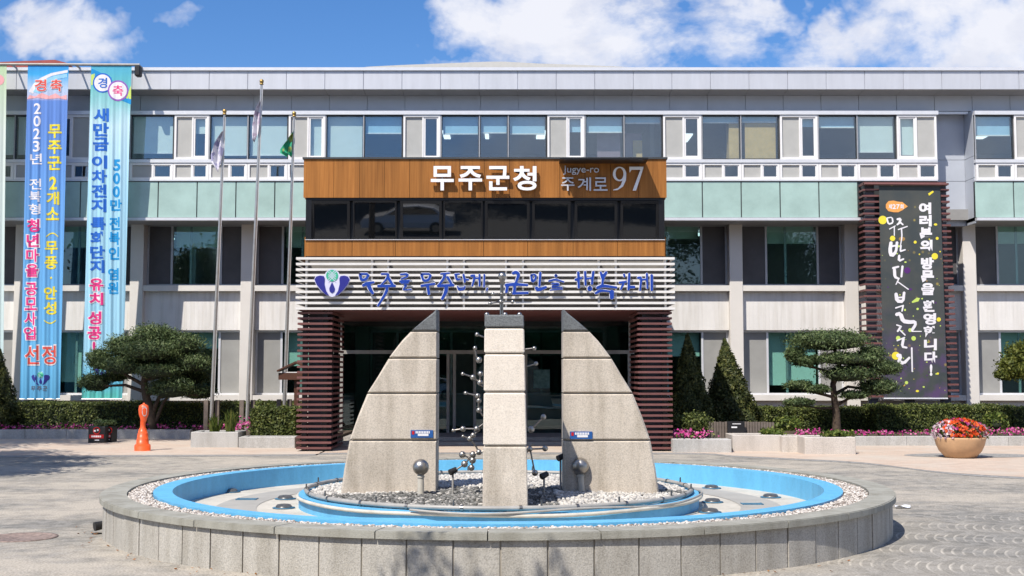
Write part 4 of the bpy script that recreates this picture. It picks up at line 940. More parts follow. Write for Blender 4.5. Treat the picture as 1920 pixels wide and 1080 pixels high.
def festmat():
    m = bpy.data.materials.new('print_charcoal'); m.use_nodes = True; m.node_tree.nodes.clear(); t = NT(m.node_tree)
    tc = t.n('ShaderNodeTexCoord'); sp = t.n('ShaderNodeSeparateXYZ', ins={0: tc.outputs['Object']})
    k = t.n('ShaderNodeMapRange', ins={0: sp.outputs[2], 1: 2.6, 2: .5}).outputs[0]
    n1 = t.n('ShaderNodeTexNoise', ins={'Vector': tc.outputs['Object'], 'Scale': 1.7, 'Detail': 4.0})
    n2 = t.n('ShaderNodeTexNoise', ins={'Vector': tc.outputs['Object'], 'Scale': 2.6, 'Detail': 3.0})
    base = t.mix(t.ramp(n1.outputs[0], [(.4, (0, 0, 0)), (.7, (1, 1, 1))]), (.055, .066, .07), (.085, .088, .08))
    pf = t.m('MULTIPLY', k, t.ramp(n2.outputs[0], [(.45, (0, 0, 0)), (.65, (1, 1, 1))]))
    c = t.mix(t.m('MULTIPLY', pf, .75), base, (.11, .06, .17))
    v = t.n('ShaderNodeTexVoronoi', ins={'Vector': tc.outputs['Object'], 'Scale': 5.2})
    wn = t.n('ShaderNodeSeparateColor', ins={0: v.outputs['Color']})
    r = t.m('MULTIPLY', t.m('GREATER_THAN', wn.outputs[0], .45), t.m('ADD', t.m('MULTIPLY', wn.outputs[1], .24), .05))
    dot = t.m('MULTIPLY', t.m('SUBTRACT', t.m('DIVIDE', r, t.m('MAXIMUM', v.outputs['Distance'], .02)), 1.0, clamp=True), t.m('ADD', .12, t.m('MULTIPLY', wn.outputs[2], .8)))
    dc = t.mix(wn.outputs[1], (.45, .55, .08), (.34, .25, .08))
    c = t.mix(dot, c, dc)
    p = t.n('ShaderNodeBsdfPrincipled', ins={'Base Color': c, 'Roughness': .6, 'Specular IOR Level': .25})
    t.n('ShaderNodeOutputMaterial', ins={0: p.outputs[0]}); return m
BN.cloth('cloth', festmat(), bn, 40, 40)
mb = MB()
BN.poly(mb, [(1661, 383), (1666, 377), (1675, 376), (1683, 378), (1692, 379), (1702, 387), (1692, 394), (1684, 398), (1676, 398), (1666, 396), (1661, 390)], .004, 0)
for i, ch in enumerate('제27회'): BN.char(mb, ch, 1666+i*7.2, 383, 1672.4+i*7.2, 392, .007, .03, 1)
BN.disc(mb, 1655, 412.5, 8, .004, 2); BN.disc(mb, 1752.5, 480.5, 6, .004, 2); BN.disc(mb, 1679.5, 667, 7.5, .004, 2); BN.disc(mb, 1760, 599, 4, .004, 2); BN.disc(mb, 1673.5, 447, 5, .0045, 2)
BN.poly(mb, [(1740, 363), (1749, 357.5), (1751, 360), (1742, 367)], .004, 2); BN.poly(mb, [(1709, 566), (1719, 558), (1725, 559), (1722, 565), (1711, 568)], .004, 3); BN.disc(mb, 1713, 634.5, 4.3, .004, 3); BN.disc(mb, 1684, 634, 4.2, .004, 3)
BN.disc(mb, 1699.5, 717.5, 3.1, .004, 3); BN.disc(mb, 1706.5, 619, 3.6, .004, 3); BN.disc(mb, 1716, 454, 2.8, .004, 2); BN.disc(mb, 1757, 447, 2.8, .004, 2); BN.disc(mb, 1691, 448, 6, .004, 4, ry=4); BN.disc(mb, 1754, 421, 3.2, .004, 2, ry=2.2); BN.disc(mb, 1701, 507, 6, .004, 5)
rd = random.Random(5)
for i in range(70):
    kk = rd.random()**.7; x = 1652+(1764-1652)*rd.random()+kk*10; y = 400+kk*335; q = rd.choice((.7, .9, 1.1, 1.5, 2.2))
    BN.disc(mb, x, y, q*rd.uniform(.8, 1.6), .0035, rd.choice((2, 3, 3, 4, 5)), 8, ry=q)
mb.build('printed_motif', [Pm['orange'], Pm['white'], Pm['yellow'], Pm['lime'], Pm['ochre'], Pm['purple']], bn)
mb = MB()
BN.column(mb, '여러분의', 1734, 23, 379, 472, .006, .055, 0, drift=3, fill=.93); BN.column(mb, '방문을', 1738.5, 24, 482, 554, .006, .055, 0, drift=1, fill=.95); BN.column(mb, '환영합니다!', 1742, 24, 562, 706, .006, .05, 0, drift=4, fill=.9)
mb.build('lettering', [Pm['white']], bn)
mb = MB(); k = 0
s1 = [([(112, 338), (126, 396), (168, 382), (160, 330), (112, 338)], 11), ([(135, 440), (190, 410)], 9), ([(180, 420), (180, 500)], 9), ([(205, 350), (240, 345), (225, 385), (205, 400)], 16), ([(225, 370), (260, 400)], 14), ([(215, 445), (300, 415)], 10), ([(245, 430), (250, 510), (235, 600)], 9),
      ([(150, 560), (140, 640), (155, 690), (195, 650), (205, 560)], 24), ([(150, 600), (200, 590)], 16), ([(240, 590), (235, 640)], 14), ([(235, 645), (280, 630)], 14), ([(225, 680), (220, 735), (265, 715)], 16),
      ([(165, 800), (220, 785)], 18), ([(180, 800), (185, 880), (215, 895)], 20), ([(255, 780), (245, 880)], 18), ([(225, 890), (195, 950)], 10), ([(205, 920), (310, 995)], 10)]
s2 = [([(195, 50), (205, 120), (260, 125), (270, 40)], 24), ([(205, 90), (265, 85)], 14), ([(190, 185), (265, 160)], 12), ([(260, 165), (250, 215)], 14), ([(195, 245), (235, 235), (260, 305), (320, 315), (370, 310), (375, 340), (340, 390)], 26), ([(340, 400), (430, 400)], 9),
      ([(200, 340), (245, 355)], 12), ([(240, 355), (210, 400)], 18), ([(235, 390), (280, 435)], 12), ([(205, 485), (275, 455)], 12), ([(265, 460), (250, 540), (295, 550)], 18), ([(205, 620), (240, 625), (220, 680)], 26), ([(215, 670), (265, 695), (320, 640)], 22), ([(340, 550), (345, 770)], 14)]
for ss, oy in ((s1, 340), (s2, 540)):
    for (P, w) in ss:
        stroke(mb, [(1640+a/4.909, oy+b/4.909) for a, b in P], w/4.909*1.25, BN.P, .002, lift=.006+.0005*(k % 12)); k += 1
mb.build('brush_lettering', Pm['white'], bn)
for B_, par in ((B0, b0), (B1, b1), (B2, b2), (BN, bn)):
    mb = MB(); a = B_.P(B_.bl, B_.yb+.5); b = B_.P(B_.br, B_.yb+.5); mb.tube([a, b], .025, 8); mb.build('bottom_rod', M_rail, par)
mb = MB()
for pa in ((B1, b1), (B2, b2)):
    pass

# ------------------------------------------------------------------ flagpoles and flags
def flagpole(top, bot, lab, Yp):
    a = U(*bot, Yp); b = U(*top, Yp); base = np.array((a[0], Yp, .2))
    o = thing('flagpole', lab, 'flagpole', base, 'steel flagpoles in front of the facade')
    d = (b-a)/np.linalg.norm(b-a); a = a-d*(a[2]-.2)/d[2]
    pts = [a+(b-a)*k for k in (0, .3, .6, 1)]
    mb = MB(); mb.tube(pts, [.05, .045, .037, .028], 12); mb.build('pole', M_pole, o)
    mb = MB(); mb.ball(b+np.array((0, 0, .06)), .055, 14); mb.lathe([(.03, -.03), (.05, -.02), (.05, .0), (.02, .02)], b, 12); mb.build('finial', M_gold, o)
    mb = MB(); mb.box(a[0]-.17, a[0]-.07, Yp-.05, Yp+.05, .19, .95); mb.box(a[0]+.07, a[0]+.17, Yp+.08, Yp+.18, .19, .95); mb.build('base_post', M_grey, o)
    mb = MB(); mb.tube([a+d*.9+np.array((.055, -.03, 0)), b-d*.1+np.array((.04, -.03, 0))], .006, 5); mb.build('halyard', M_white, o)
    return lambda py: a+(b-a)*((ZZ(py, Yp)-a[2])/(b[2]-a[2]))
def flag(line, y0, y1, far, lab, m, Yp, seed):
    """limp flag: rows run from the pole out to the free edge"""
    r = random.Random(seed); mb = MB(); n, k = 26, 16; V = []; p0 = line(y0)
    for j in range(n+1):
        py = y0+(y1-y0)*j/n; a = line(min(py, y0+(y1-y0)*.62)); z = ZZ(py, Yp); s = j/n
        reach = np.interp(s, [q[0] for q in far], [q[1] for q in far]); inn = np.interp(s, [q[0] for q in far], [q[2] for q in far])
        for i in range(k+1):
            t_ = i/k; x = a[0]+inn-(reach+inn)*t_ if False else a[0]-inn-(reach-inn)*t_
            yy = Yp-.05+.07*sin(t_*9+s*3+seed)*(0.3+t_)+.04*sin(s*7+t_*4)
            V.append((x, yy, z-.12*t_*(1-s)+.02*sin(t_*8+seed)))
    mb.add(V, [(j*(k+1)+i, (j+1)*(k+1)+i, (j+1)*(k+1)+i+1, j*(k+1)+i+1) for j in range(n) for i in range(k)], smooth=True)
    return mb.build('flag', m, None, lab, 'flag', 'limp flags on the flagpoles')
fm_w = mat('white_flag_cloth', (.74, .72, .78), .8, var=.05, col2=(.74, .72, .76)); 
def flagprint(name, base, spot):
    m = mat(name, base, .8, var=.04); nt = m.node_tree; t = NT(nt); p = [n for n in nt.nodes if n.type == 'BSDF_PRINCIPLED'][0]; tc = [n for n in nt.nodes if n.type == 'TEX_COORD'][0]
    nz = t.n('ShaderNodeTexNoise', ins={'Vector': tc.outputs['Object'], 'Scale': 5.0, 'Detail': 2.0}); gr = t.n('ShaderNodeTexGradient', gradient_type='SPHERICAL', ins={0: t.n('ShaderNodeMapping', ins={0: tc.outputs['Object'], 1: (0, 0, -1.0), 3: (2.0, 2.0, 2.0)}).outputs[0]})
    f = t.m('MULTIPLY', t.ramp(nz.outputs[0], [(.5, (0, 0, 0)), (.56, (1, 1, 1))]), t.ramp(gr.outputs[0], [(.1, (0, 0, 0)), (.3, (1, 1, 1))]))
    old = p.inputs['Base Color'].links[0].from_socket; nt.links.new(t.mix(f, old, spot), p.inputs['Base Color']); return m
fm_w1 = flagprint('white_flag_emblem', (.74, .73, .79), (.34, .33, .50)); fm_w2 = flagprint('white_flag_mark', (.76, .74, .79), (.50, .40, .50)); fm_g = flagprint('green_flag_cloth', (.02, .33, .17), (.35, .40, .10))
YFl = 29.6
l1 = flagpole((421, 213), (396, 790), 'leftmost and shorter flagpole beside the left pine, white flag on it', YFl)
l2 = flagpole((490.5, 157), (463, 792), 'tallest flagpole, middle of the three, with a brass ball top', YFl)
l3 = flagpole((551.5, 217), (532, 792), 'flagpole nearest the porch carrying the green flag', YFl+.9)
flag(l1, 240, 321, [(0, .02, -.02), (.3, .18, -.03), (.6, .28, -.03), (.8, .26, .02), (1, .12, .10)], 'white flag with dark emblem hanging limp on the leftmost flagpole', fm_w1, YFl, 1)
flag(l2, 183, 265, [(0, .02, -.02), (.3, .13, -.03), (.6, .19, -.02), (.85, .19, .02), (1, .17, .12)], 'white flag with faint reddish print on the tallest flagpole', fm_w2, YFl, 2)
flag(l3, 243, 293, [(0, .02, 0.0), (.35, .16, .0), (.6, .34, .02), (.8, .34, .02), (1, .15, .02)], 'green flag bunched on the flagpole by the porch', fm_g, YFl+.9, 3)

# ------------------------------------------------------------------ fountain
FC = (-.142, 13.5); RW, RC, RC0, RB1, RB0 = 4.145, 4.18, 3.92, 3.665, 3.475
ftn = thing('fountain', 'round granite fountain basin with dry blue painted pool', 'fountain', (FC[0], FC[1], 0))
mb = MB(); n = 72
for k in range(n):
    a0 = 2*pi*(k+.15)/n+.0018; a1 = 2*pi*(k+1.15)/n-.0018; dr = random.uniform(-.004, .004)
    mb.sector(FC, RW-.06, RW+dr, a0, a1, -.02, .328, 3)
wall = mb.build('basin_wall', M_grwall, ftn)
mb = MB(); mb.sector(FC, 3.87, RW-.012, 0, 2*pi, -.02, .325, 144); mb.build('joint_mortar', M_mortar, wall)
mb = MB(); n = 30
for k in range(n):
    a0 = 2*pi*(k+.45)/n+.0012; a1 = 2*pi*(k+1.45)/n-.0012
    dz = random.uniform(-.002, .002)
    mb.sector(FC, RC0, RC, a0, a1, .332+dz, .384+dz, 8); mb.sector(FC, RC0, RC-.012, a0, a1, .384+dz, .390+dz, 8)
mb.build('coping', M_coping, ftn)
mb = MB(); mb.sector(FC, RB0, RB1, 0, 2*pi, .17, .392, 144); mb.build('pool_rim', M_poolw, ftn)
mb = MB()
def disk(mb, r0, r1, z, n=144, mi=0):
    V = []
    for k in range(n):
        a = 2*pi*k/n; V += [(FC[0]+r0*cos(a), FC[1]+r0*sin(a), z), (FC[0]+r1*cos(a), FC[1]+r1*sin(a), z)]
    mb.add(V, [(2*k, 2*k+1, 2*((k+1) % n)+1, 2*((k+1) % n)) for k in range(n)], mi)
disk(mb, 2.1, RB0+.05, .17); mb.build('pool_floor', M_floor, ftn)
mb = MB(); disk(mb, 2.62, 3.06, .174); mb.build('floor_band', M_band, ftn)
mb = MB(); mb.sector(FC, 2.06, 2.18, 0, 2*pi, .165, .312, 120); mb.build('island_ring', M_poolw, ftn)
mb = MB(); disk(mb, .01, 2.06, .30); disk(mb, RB1, RC0, .335, ); mb.build('gravel_bed', M_soil, ftn)
# loose pebbles
ico_v = []; 
def icos():
    p = (1+sqrt(5))/2; V = np.array([(-1, p, 0), (1, p, 0), (-1, -p, 0), (1, -p, 0), (0, -1, p), (0, 1, p), (0, -1, -p), (0, 1, -p), (p, 0, -1), (p, 0, 1), (-p, 0, -1), (-p, 0, 1)], float); V /= np.linalg.norm(V[0])
    F = [(0, 11, 5), (0, 5, 1), (0, 1, 7), (0, 7, 10), (0, 10, 11), (1, 5, 9), (5, 11, 4), (11, 10, 2), (10, 7, 6), (7, 1, 8), (3, 9, 4), (3, 4, 2), (3, 2, 6), (3, 6, 8), (3, 8, 9), (4, 9, 5), (2, 4, 11), (6, 2, 10), (8, 6, 7), (9, 8, 1)]
    return V, np.array(F)
IV, IF = icos()
def pebbles(P, size, rnd, flat=.6):
    N = len(P); s = size*rng.uniform(.6, 1.25, (N, 1)); ang = rng.uniform(0, 2*pi, N)
    sc = np.stack([rng.uniform(.8, 1.3, N), rng.uniform(.6, 1, N), rng.uniform(flat*.7, flat*1.2, N)], 1)*s
    L = IV[None]*sc[:, None, :]*rng.uniform(.85, 1.15, (N, 12, 1))
    ca, sa = np.cos(ang)[:, None], np.sin(ang)[:, None]
    X = L[..., 0]*ca-L[..., 1]*sa; Y = L[..., 0]*sa+L[..., 1]*ca
    V = np.stack([X, Y, L[..., 2]], -1)+P[:, None, :]
    F = (IF[None]+(np.arange(N)*12)[:, None, None]).reshape(-1, 3)
    mb = MB(); mb.v = [V.reshape(-1, 3)]; mb.nv = N*12; mb.f = F.tolist(); mb.mi = [0]*len(F); mb.sm = [True]*len(F); mb.rnd = [np.repeat(rnd, 12)]
    return mb
def pebmat(name, stops):
    m = bpy.data.materials.new(name); m.use_nodes = True; m.node_tree.nodes.clear(); t = NT(m.node_tree)
    a = t.n('ShaderNodeAttribute', attribute_name='rnd'); c = t.ramp(a.outputs['Fac'], stops)
    p = t.n('ShaderNodeBsdfPrincipled', ins={'Base Color': c, 'Roughness': .7}); t.n('ShaderNodeOutputMaterial', ins={0: p.outputs[0]}); return m
Mpeb = pebmat('mixed_pebbles', [(0, (.14, .11, .09)), (.25, (.32, .27, .235)), (.5, (.48, .44, .40)), (1, (.70, .66, .61))])
Mgrv = pebmat('island_gravel_stones', [(0, (.06, .06, .058)), (.4, (.18, .18, .17)), (.52, (.30, .29, .28)), (.66, (.42, .40, .37)), (1, (.62, .60, .56))])
N = 21000; r = np.sqrt(rng.uniform((RB1+.015)**2, (RC0-.015)**2, N)); a = rng.uniform(0, 2*pi, N)
pebbles(np.stack([FC[0]+r*np.cos(a), FC[1]+r*np.sin(a), .352+rng.uniform(0, .022, N)], 1), .0155, rng.uniform(0, 1, N)).build('pebbles', Mpeb, None, 'ring of pale mixed pebbles between the coping and the blue pool rim', 'pebbles', kind='stuff')
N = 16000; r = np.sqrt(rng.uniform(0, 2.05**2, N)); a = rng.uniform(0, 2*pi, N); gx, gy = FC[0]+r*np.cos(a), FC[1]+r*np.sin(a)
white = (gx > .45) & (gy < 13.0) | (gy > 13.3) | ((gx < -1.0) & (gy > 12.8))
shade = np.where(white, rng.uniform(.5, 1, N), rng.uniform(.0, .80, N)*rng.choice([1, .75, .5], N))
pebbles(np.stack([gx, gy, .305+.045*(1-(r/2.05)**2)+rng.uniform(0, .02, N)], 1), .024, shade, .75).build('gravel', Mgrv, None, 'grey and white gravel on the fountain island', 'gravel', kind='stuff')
# pipes round the island
def ringpts(r, z, a0, a1, n, wob=0.0, seed=0):
    rr = random.Random(seed); ph = rr.random()*6
    return [(FC[0]+(r+wob*sin(5*a+ph))*cos(a), FC[1]+(r+wob*sin(5*a+ph))*sin(a), z+wob*.4*sin(7*a+ph)) for a in np.linspace(a0, a1, n)]
pp = thing('water_pipe', 'grey upper ring pipe with nozzles clipped round the fountain island', 'pipe', (FC[0], FC[1], .3))
mb = MB(); mb.tube(ringpts(2.10, .345, 0, 2*pi, 120), .024, 8); mb.build('ring_pipe', M_pipeg, pp)
mb = MB()
for k in range(24): q = ringpts(2.10, .345, 2*pi*k/24+.1, 2*pi*k/24+.113, 2); mb = MB(); mb.tube(q, .03, 8); mb.build('clip', M_steeld, pp)
mb = MB()
for k in range(16): q = ringpts(2.10, .36, 2*pi*k/16+.2, 2*pi*k/16+.21, 1)[0]; mb = MB(); mb.tube([q, (q[0], q[1], q[2]+.06)], [.012, .008], 6); mb.build('nozzle', M_steeld, pp)
mb = MB(); mb.tube(ringpts(2.20, .322, -pi*.62, .10, 70, .035, 5), .012, 8); mb.build('water_hose', M_pipeg, None, 'thin grey hose sagging along the right front of the fountain island', 'hose')
mb = MB(); mb.tube(ringpts(2.20, .288, -pi*1.02, .05, 90, .012, 3), .018, 8); mb.build('water_hose', M_pipe, None, 'pale loose hose looped along the front of the fountain island', 'hose')
# underwater lamps and grates
def flamp(px, py, lab):
    p = G(px, py, .176); o = thing('fountain_lamp', lab, 'lamp', p, 'round lamps on the dry pool floor')
    mb = MB(); mb.lathe([(.085, 0), (.085, .02), (.085, .02), (.07, .035), (.07, .035), (.045, .04), (.0001, .042)], p, 20); mb.build('lamp_housing', M_lampbody, o)
    mb = MB(); mb.lathe([(.12, .0), (.12, .004), (.0001, .005)], p, 20); mb.build('flange', M_grate, o)
for px, py, lab in ((432, 922, 'round lamp on the pool floor, farthest left, near the shaded blue wall'), (549, 906, 'round lamp on the pool floor behind the left end of the island'), (535, 935, 'round lamp on pale paint left of the island, the upper of two'), (532, 952, 'round lamp left of the island, closest to the front rim'),
                    (1334, 915, 'round lamp behind the right end of the island near the far wall'), (1336, 941, 'round lamp on pale paint right of the island'), (1331, 960, 'round lamp right of the island, closest to the front rim'), (1445, 932, 'round lamp farthest right near the sunny blue wall')): flamp(px, py, lab)
for px, py, lab in ((463, 936, 'blue drain grate on the grey band left of the island'), (1410, 945, 'blue drain grate on the grey band right of the island')):
    p = G(px, py, .176); mb = MB()
    for k in range(7): mb.box(p[0]-.10, p[0]+.10, p[1]-.07+k*.022, p[1]-.058+k*.022, .175, .181)
    mb.box(p[0]-.115, p[0]-.101, p[1]-.075, p[1]+.078, .175, .184); mb.box(p[0]+.101, p[0]+.115, p[1]-.075, p[1]+.078, .175, .184)
    mb.build('drain_grate', M_grate, None, lab, 'grate', 'drain grates in the pool')

# ------------------------------------------------------------------ stone sculpture
YWg, TH = 12.9, .42
jz = [ZZ(922, YWg), ZZ(825.6, YWg), ZZ(737.5, YWg), ZZ(671.5, YWg), ZZ(621, YWg), ZZ(580, YWg)]
def wing(lab, xin, sgn, prof):
    base = (xin+sgn*.45, YWg+TH/2, .3); o = thing('stone_fin', lab, 'sculpture', base)
    zs = [q[0] for q in prof]; ws = [q[1] for q in prof]
    for k in range(5):
        z0, z1 = jz[k]+(.0 if k else -.06), jz[k+1]
        e = .014; mb = MB(); seg = 7; pts = []
        zz = np.linspace(z0+(e/2 if k else 0), z1-(e/2 if k < 4 else 0), seg)
        outer = [np.interp(z, zs, ws) for z in zz]
        b = .02
        rings = []
        for (ins, y) in ((b, YWg), (0, YWg+b), (0, YWg+TH-b), (b, YWg+TH)):
            ring = []
            lo, hi = zz[0]+ins*.6, zz[-1]-ins*.6
            for z, w in zip(np.linspace(lo, hi, seg), outer): ring.append((xin+sgn*max(w-ins, .012), y, z))
            ring += [(xin+sgn*ins*.5, y, hi), (xin+sgn*ins*.5, y, lo)]
            rings.append(ring)
        m = len(rings[0]); V = sum(rings, [])
        F = []
        for r_ in range(3):
            for i in range(m): F.append((r_*m+i, r_*m+(i+1) % m, (r_+1)*m+(i+1) % m, (r_+1)*m+i))
        F += [tuple(range(m)), tuple(range(4*m-1, 3*m-1, -1))]
        if sgn > 0: F = [f[::-1] for f in F]
        F = [f[::-1] for f in F]
        mb.add(V, F); mb.build('block' if k < 4 else 'cap', M_granite if k < 4 else M_grand, o)
    mb = MB(); zs_ = [jz[0]-.06, jz[4]]
    q = [(xin+sgn*.03, jz[0]-.05)]+[(xin+sgn*(np.interp(z, zs, ws)-.035), z) for z in np.linspace(jz[0]-.05, jz[4]+.05, 16)]+[(xin+sgn*.03, jz[4]+.05)]
    mb.prism(q, YWg+.03, YWg+TH-.03); mb.build('joint_mortar', M_mortar, o)
    return o
def prof_from(pts, xin):     # (px offset from inner edge in px, py)
    return [(ZZ(y, YWg), w/(FPX/YWg)) for w, y in pts]
LX = U(819, 750, YWg)[0]; RX = U(1056, 750, YWg)[0]
pl = [(178, 945), (177, 919), (172, 880), (162, 823), (147, 780), (129, 735), (110, 705), (89, 669), (67, 640), (47, 619), (25, 600), (0.5, 580)]
w1 = wing('left quarter arch stone fin of pale granite blocks with a dark cap', LX, -1, prof_from(pl, LX))
w2 = wing('right quarter arch stone fin of pale granite blocks, partly in the pillar shadow', RX, 1, prof_from(pl, RX))
for o, px, py in ((w1, 791, 813.5), (w2, 1089.5, 816)):
    x0, x1, z0, z1 = R(px-21, py-7, px+21, py+7, YWg)
    mb = MB(); mb.box(x0, x1, YWg-.012, YWg+.004, z0, z1); pq = mb.build('plaque', M_plaque, o)
    mb = MB()
    for (yy, a, b) in ((-.55, -.55, .75), (.3, -.35, .6)):
        for k in range(9):
            q0 = a+(b-a)*k/9; xx = (x0+x1)/2+(x1-x0)/2*q0; zz_ = (z0+z1)/2-(z1-z0)/2*yy*.8
            mb.box(xx, xx+(x1-x0)*.05, YWg-.015, YWg-.0125, zz_-.012, zz_+.012)
    mb.box(x0+.015, x0+.04, YWg-.015, YWg-.0125, (z0+z1)/2-.005, (z0+z1)/2+.03, 1)
    mb.build('plaque_lettering', [M_letter, M_red], pq)
# central pillar
YPf, YPb = 11.55, 12.35
pil = thing('stone_pillar', 'square granite pillar in front of the two stone fins, dark cap with steel domes', 'sculpture', (U(947, 900, YPf)[0], 11.95, .3))
pj = [952, 837, 735.5, 663, 614, 589]
zj = [ZZ(y, YPf) for y in pj]
def pw_(z):
    k = (z-zj[0])/(zj[5]-zj[0]); return U(905+3.0*k, 700, YPf)[0], U(990-7.5*k, 700, YPf)[0]
for k in range(5):
    z0, z1 = zj[k]+(.006 if k else -.06), zj[k+1]-(.006 if k < 4 else 0); mb = MB(); b = .014
    a0, c0 = pw_(z0); a1, c1 = pw_(z1); V = []
    f0 = YPf+.0*(k); ins = [(b, z0), (0, z0+b), (0, z1-b), (b, z1)]
    for (i_, z) in ins:
        a_, c_ = pw_(z); yf, yb = YPf+.12*(z-zj[0])/(zj[5]-zj[0]), YPb
        V += [(a_+i_+b*.7, yf+i_, z), (c_-i_-b*.7, yf+i_, z), (c_-i_, yf+i_+b*.7, z), (c_-i_, yb-i_-b*.7, z), (c_-i_-b*.7, yb-i_, z), (a_+i_+b*.7, yb-i_, z), (a_+i_, yb-i_-b*.7, z), (a_+i_, yf+i_+b*.7, z)]
    F = [tuple(range(7, -1, -1)), tuple(range(24, 32))]
    for r_ in range(3):
        for i in range(8): F.append((r_*8+i, r_*8+(i+1) % 8, r_*8+8+(i+1) % 8, r_*8+8+i))
    mb.add(V, F); mb.build('block' if k < 4 else 'cap', M_granw if k in (1, 2, 3) else (M_granite if k == 0 else M_grand), pil)
mb = MB(); a_, c_ = pw_(zj[4]); mb.box(a_+.03, c_-.03, YPf+.16, YPb-.03, zj[0]-.05, zj[4]); mb.build('joint_mortar', M_mortar, pil)
mb = MB(); zc = zj[5]
for px, yy in ((912.8, 11.75), (947, 11.75), (974, 11.75), (914, 12.25), (973, 12.25)):
    mb = MB(); mb.ball((U(px, 590, 11.75)[0], yy, zc+.005), .024, 12); mb.build('steel_dome', M_steel, pil)
# steel molecule grown up the back of the pillar
Ym = 12.55
mol = thing('molecule_sculpture', 'steel ball and rod molecule climbing behind the stone pillar to a ball topped mast', 'sculpture', (U(947, 900, Ym)[0], Ym, .33))
sc = Ym/FPX
def mp(px, py, dy=0.0): p = U(px, py, Ym+dy); return p
class Each:
    def __init__(s, name, m): s.name, s.m = name, m
    def ball(s, *a): mb = MB(); mb.ball(*a); mb.build(s.name, s.m, mol)
    def tube(s, *a): mb = MB(); mb.tube(*a); mb.build(s.name, s.m, mol)
mbB = Each('ball', M_steel); mbR = Each('rod', M_steeld)
mast = [mp(940, 600), mp(941.5, 524)]
mbR.tube([mp(940, 930), mp(940, 600)], .022, 10); mbR.tube(mast, .019, 10); mbB.ball(mp(941.5, 518), .042, 16)
mbR.tube([mp(941, 532), mp(941.5, 524)], [.019, .035], 10)
for px, py, r in ((939, 566, .026), (940.5, 551, .02)): mbB.ball(mp(px, py), r, 12)
for (a, b, r) in (((940, 552), (924, 551), .008), ((940, 551), (957, 550), .008), ((939, 566), (919, 569), .008), ((940, 566), (961, 566), .008)):
    mbR.tube([mp(*a), mp(*b, -.1)], r, 6); mbB.ball(mp(*b, -.1), .02, 10)
Lb = [(894.4, 627, 4), (890.5, 652.6, 4), (898, 674.7, 6), (867.6, 700.8, 3.4), (886.7, 707.4, 5.2), (900.6, 700.8, 5.2), (900, 717.5, 5.5), (873, 737, 3.6), (895.6, 742, 5), (898, 751, 4.8), (898, 769, 5.2), (849.7, 807, 3.2), (868, 804, 5.4), (893.7, 804, 5.6), (868, 818, 3), (887, 816, 5.2), (881, 822.5, 5.6), (866.8, 852.5, 6.6), (886.7, 852.5, 6.4), (898, 848, 5.6), (871, 870, 6.6), (886, 863, 6.6), (884, 877, 6)]
Rb = [(1001.8, 653, 4), (1005, 681.7, 4), (1019, 781.7, 5.2), (996, 805, 6.4), (1022, 840.8, 5.6), (993.6, 842, 5.4), (1003, 886.7, 6)]
for px, py, r in Lb+Rb: mbB.ball(mp(px, py, random.uniform(-.06, .06)*0), r*sc, 14)
for a, b in (((894, 627), (912, 634)), ((890, 653), (893, 668)), ((893, 668), (898, 675)), ((868, 701), (887, 707)), ((887, 707), (900, 717)), ((900, 701), (900, 717)), ((900, 717), (905, 725)), ((873, 737), (896, 742)), ((896, 742), (898, 769)), ((898, 769), (906, 780)), ((850, 807), (868, 804)), ((868, 804), (894, 804)), ((894, 804), (906, 795)),
             ((868, 818), (881, 822)), ((881, 822), (887, 816)), ((887, 816), (900, 806)), ((881, 822), (893, 838)), ((893, 838), (898, 848)), ((867, 852), (887, 863)), ((887, 852), (871, 870)), ((887, 852), (898, 848)), ((886, 863), (884, 877)), ((871, 870), (850, 884)), ((898, 848), (910, 845)),
             ((1002, 653), (985, 655)), ((1005, 682), (985, 688)), ((1019, 782), (996, 805)), ((996, 805), (985, 800)), ((1022, 841), (994, 842)), ((994, 842), (985, 850)), ((994, 842), (1003, 887)), ((1000, 832), (985, 845))):
    mbR.tube([mp(*a), mp(*b)], .010, 6)
# spotlights on the gravel
for (px, py, dy, lab) in ((849, 884, 0, 'small dark spotlight on gravel left of the pillar'), (1051, 858, .45, 'small dark spotlight fixed at the inner edge of the right stone fin'), (1020, 892, 0, 'small dark spotlight on gravel right of the pillar')):
    p = mp(px, py); p = mp(px, py, dy); o = thing('spotlight', lab, 'lamp', (p[0], p[1], .33))
    mb = MB(); mb.tube([p+np.array((-.03, -.02, -.01)), p+np.array((.035, .02, .02))], [.033, .028], 10); mb.build('lamp_head', M_blackp, o)
    mb = MB(); mb.tube([(p[0], p[1], .32), p], .012, 6); mb.lathe([(.07, 0), (.07, .01), (.02, .02)], (p[0], p[1], .335), 12); mb.build('stem', M_pipeg, o)
# ball posts
for px, py, r, by, tx, lab in ((789, 876, 15.2, 930, 789, 'steel ball on a post in front of the left stone fin'), (1088.5, 874, 15.8, 925, 1091.5, 'steel ball on a post in front of the right stone fin')):
    g = G(tx, by, .34); Yq = g[1]; c = U(px, py, Yq); o = thing('ball_post', lab, 'post', (g[0], Yq, .3), 'steel ball posts on the fountain island')
    rr = r*Yq/FPX
    mb = MB(); mb.ball(c, rr, 28); mb.build('ball', M_steel, o)
    mb = MB(); mb.tube([(g[0], Yq, .3), (c[0], Yq, c[2]-rr*.9)], .033, 14); mb.lathe([(.04, 0), (.04, .015), (.033, .02)], (c[0], Yq, c[2]-rr-.02), 14); mb.build('post', M_pipe, o)

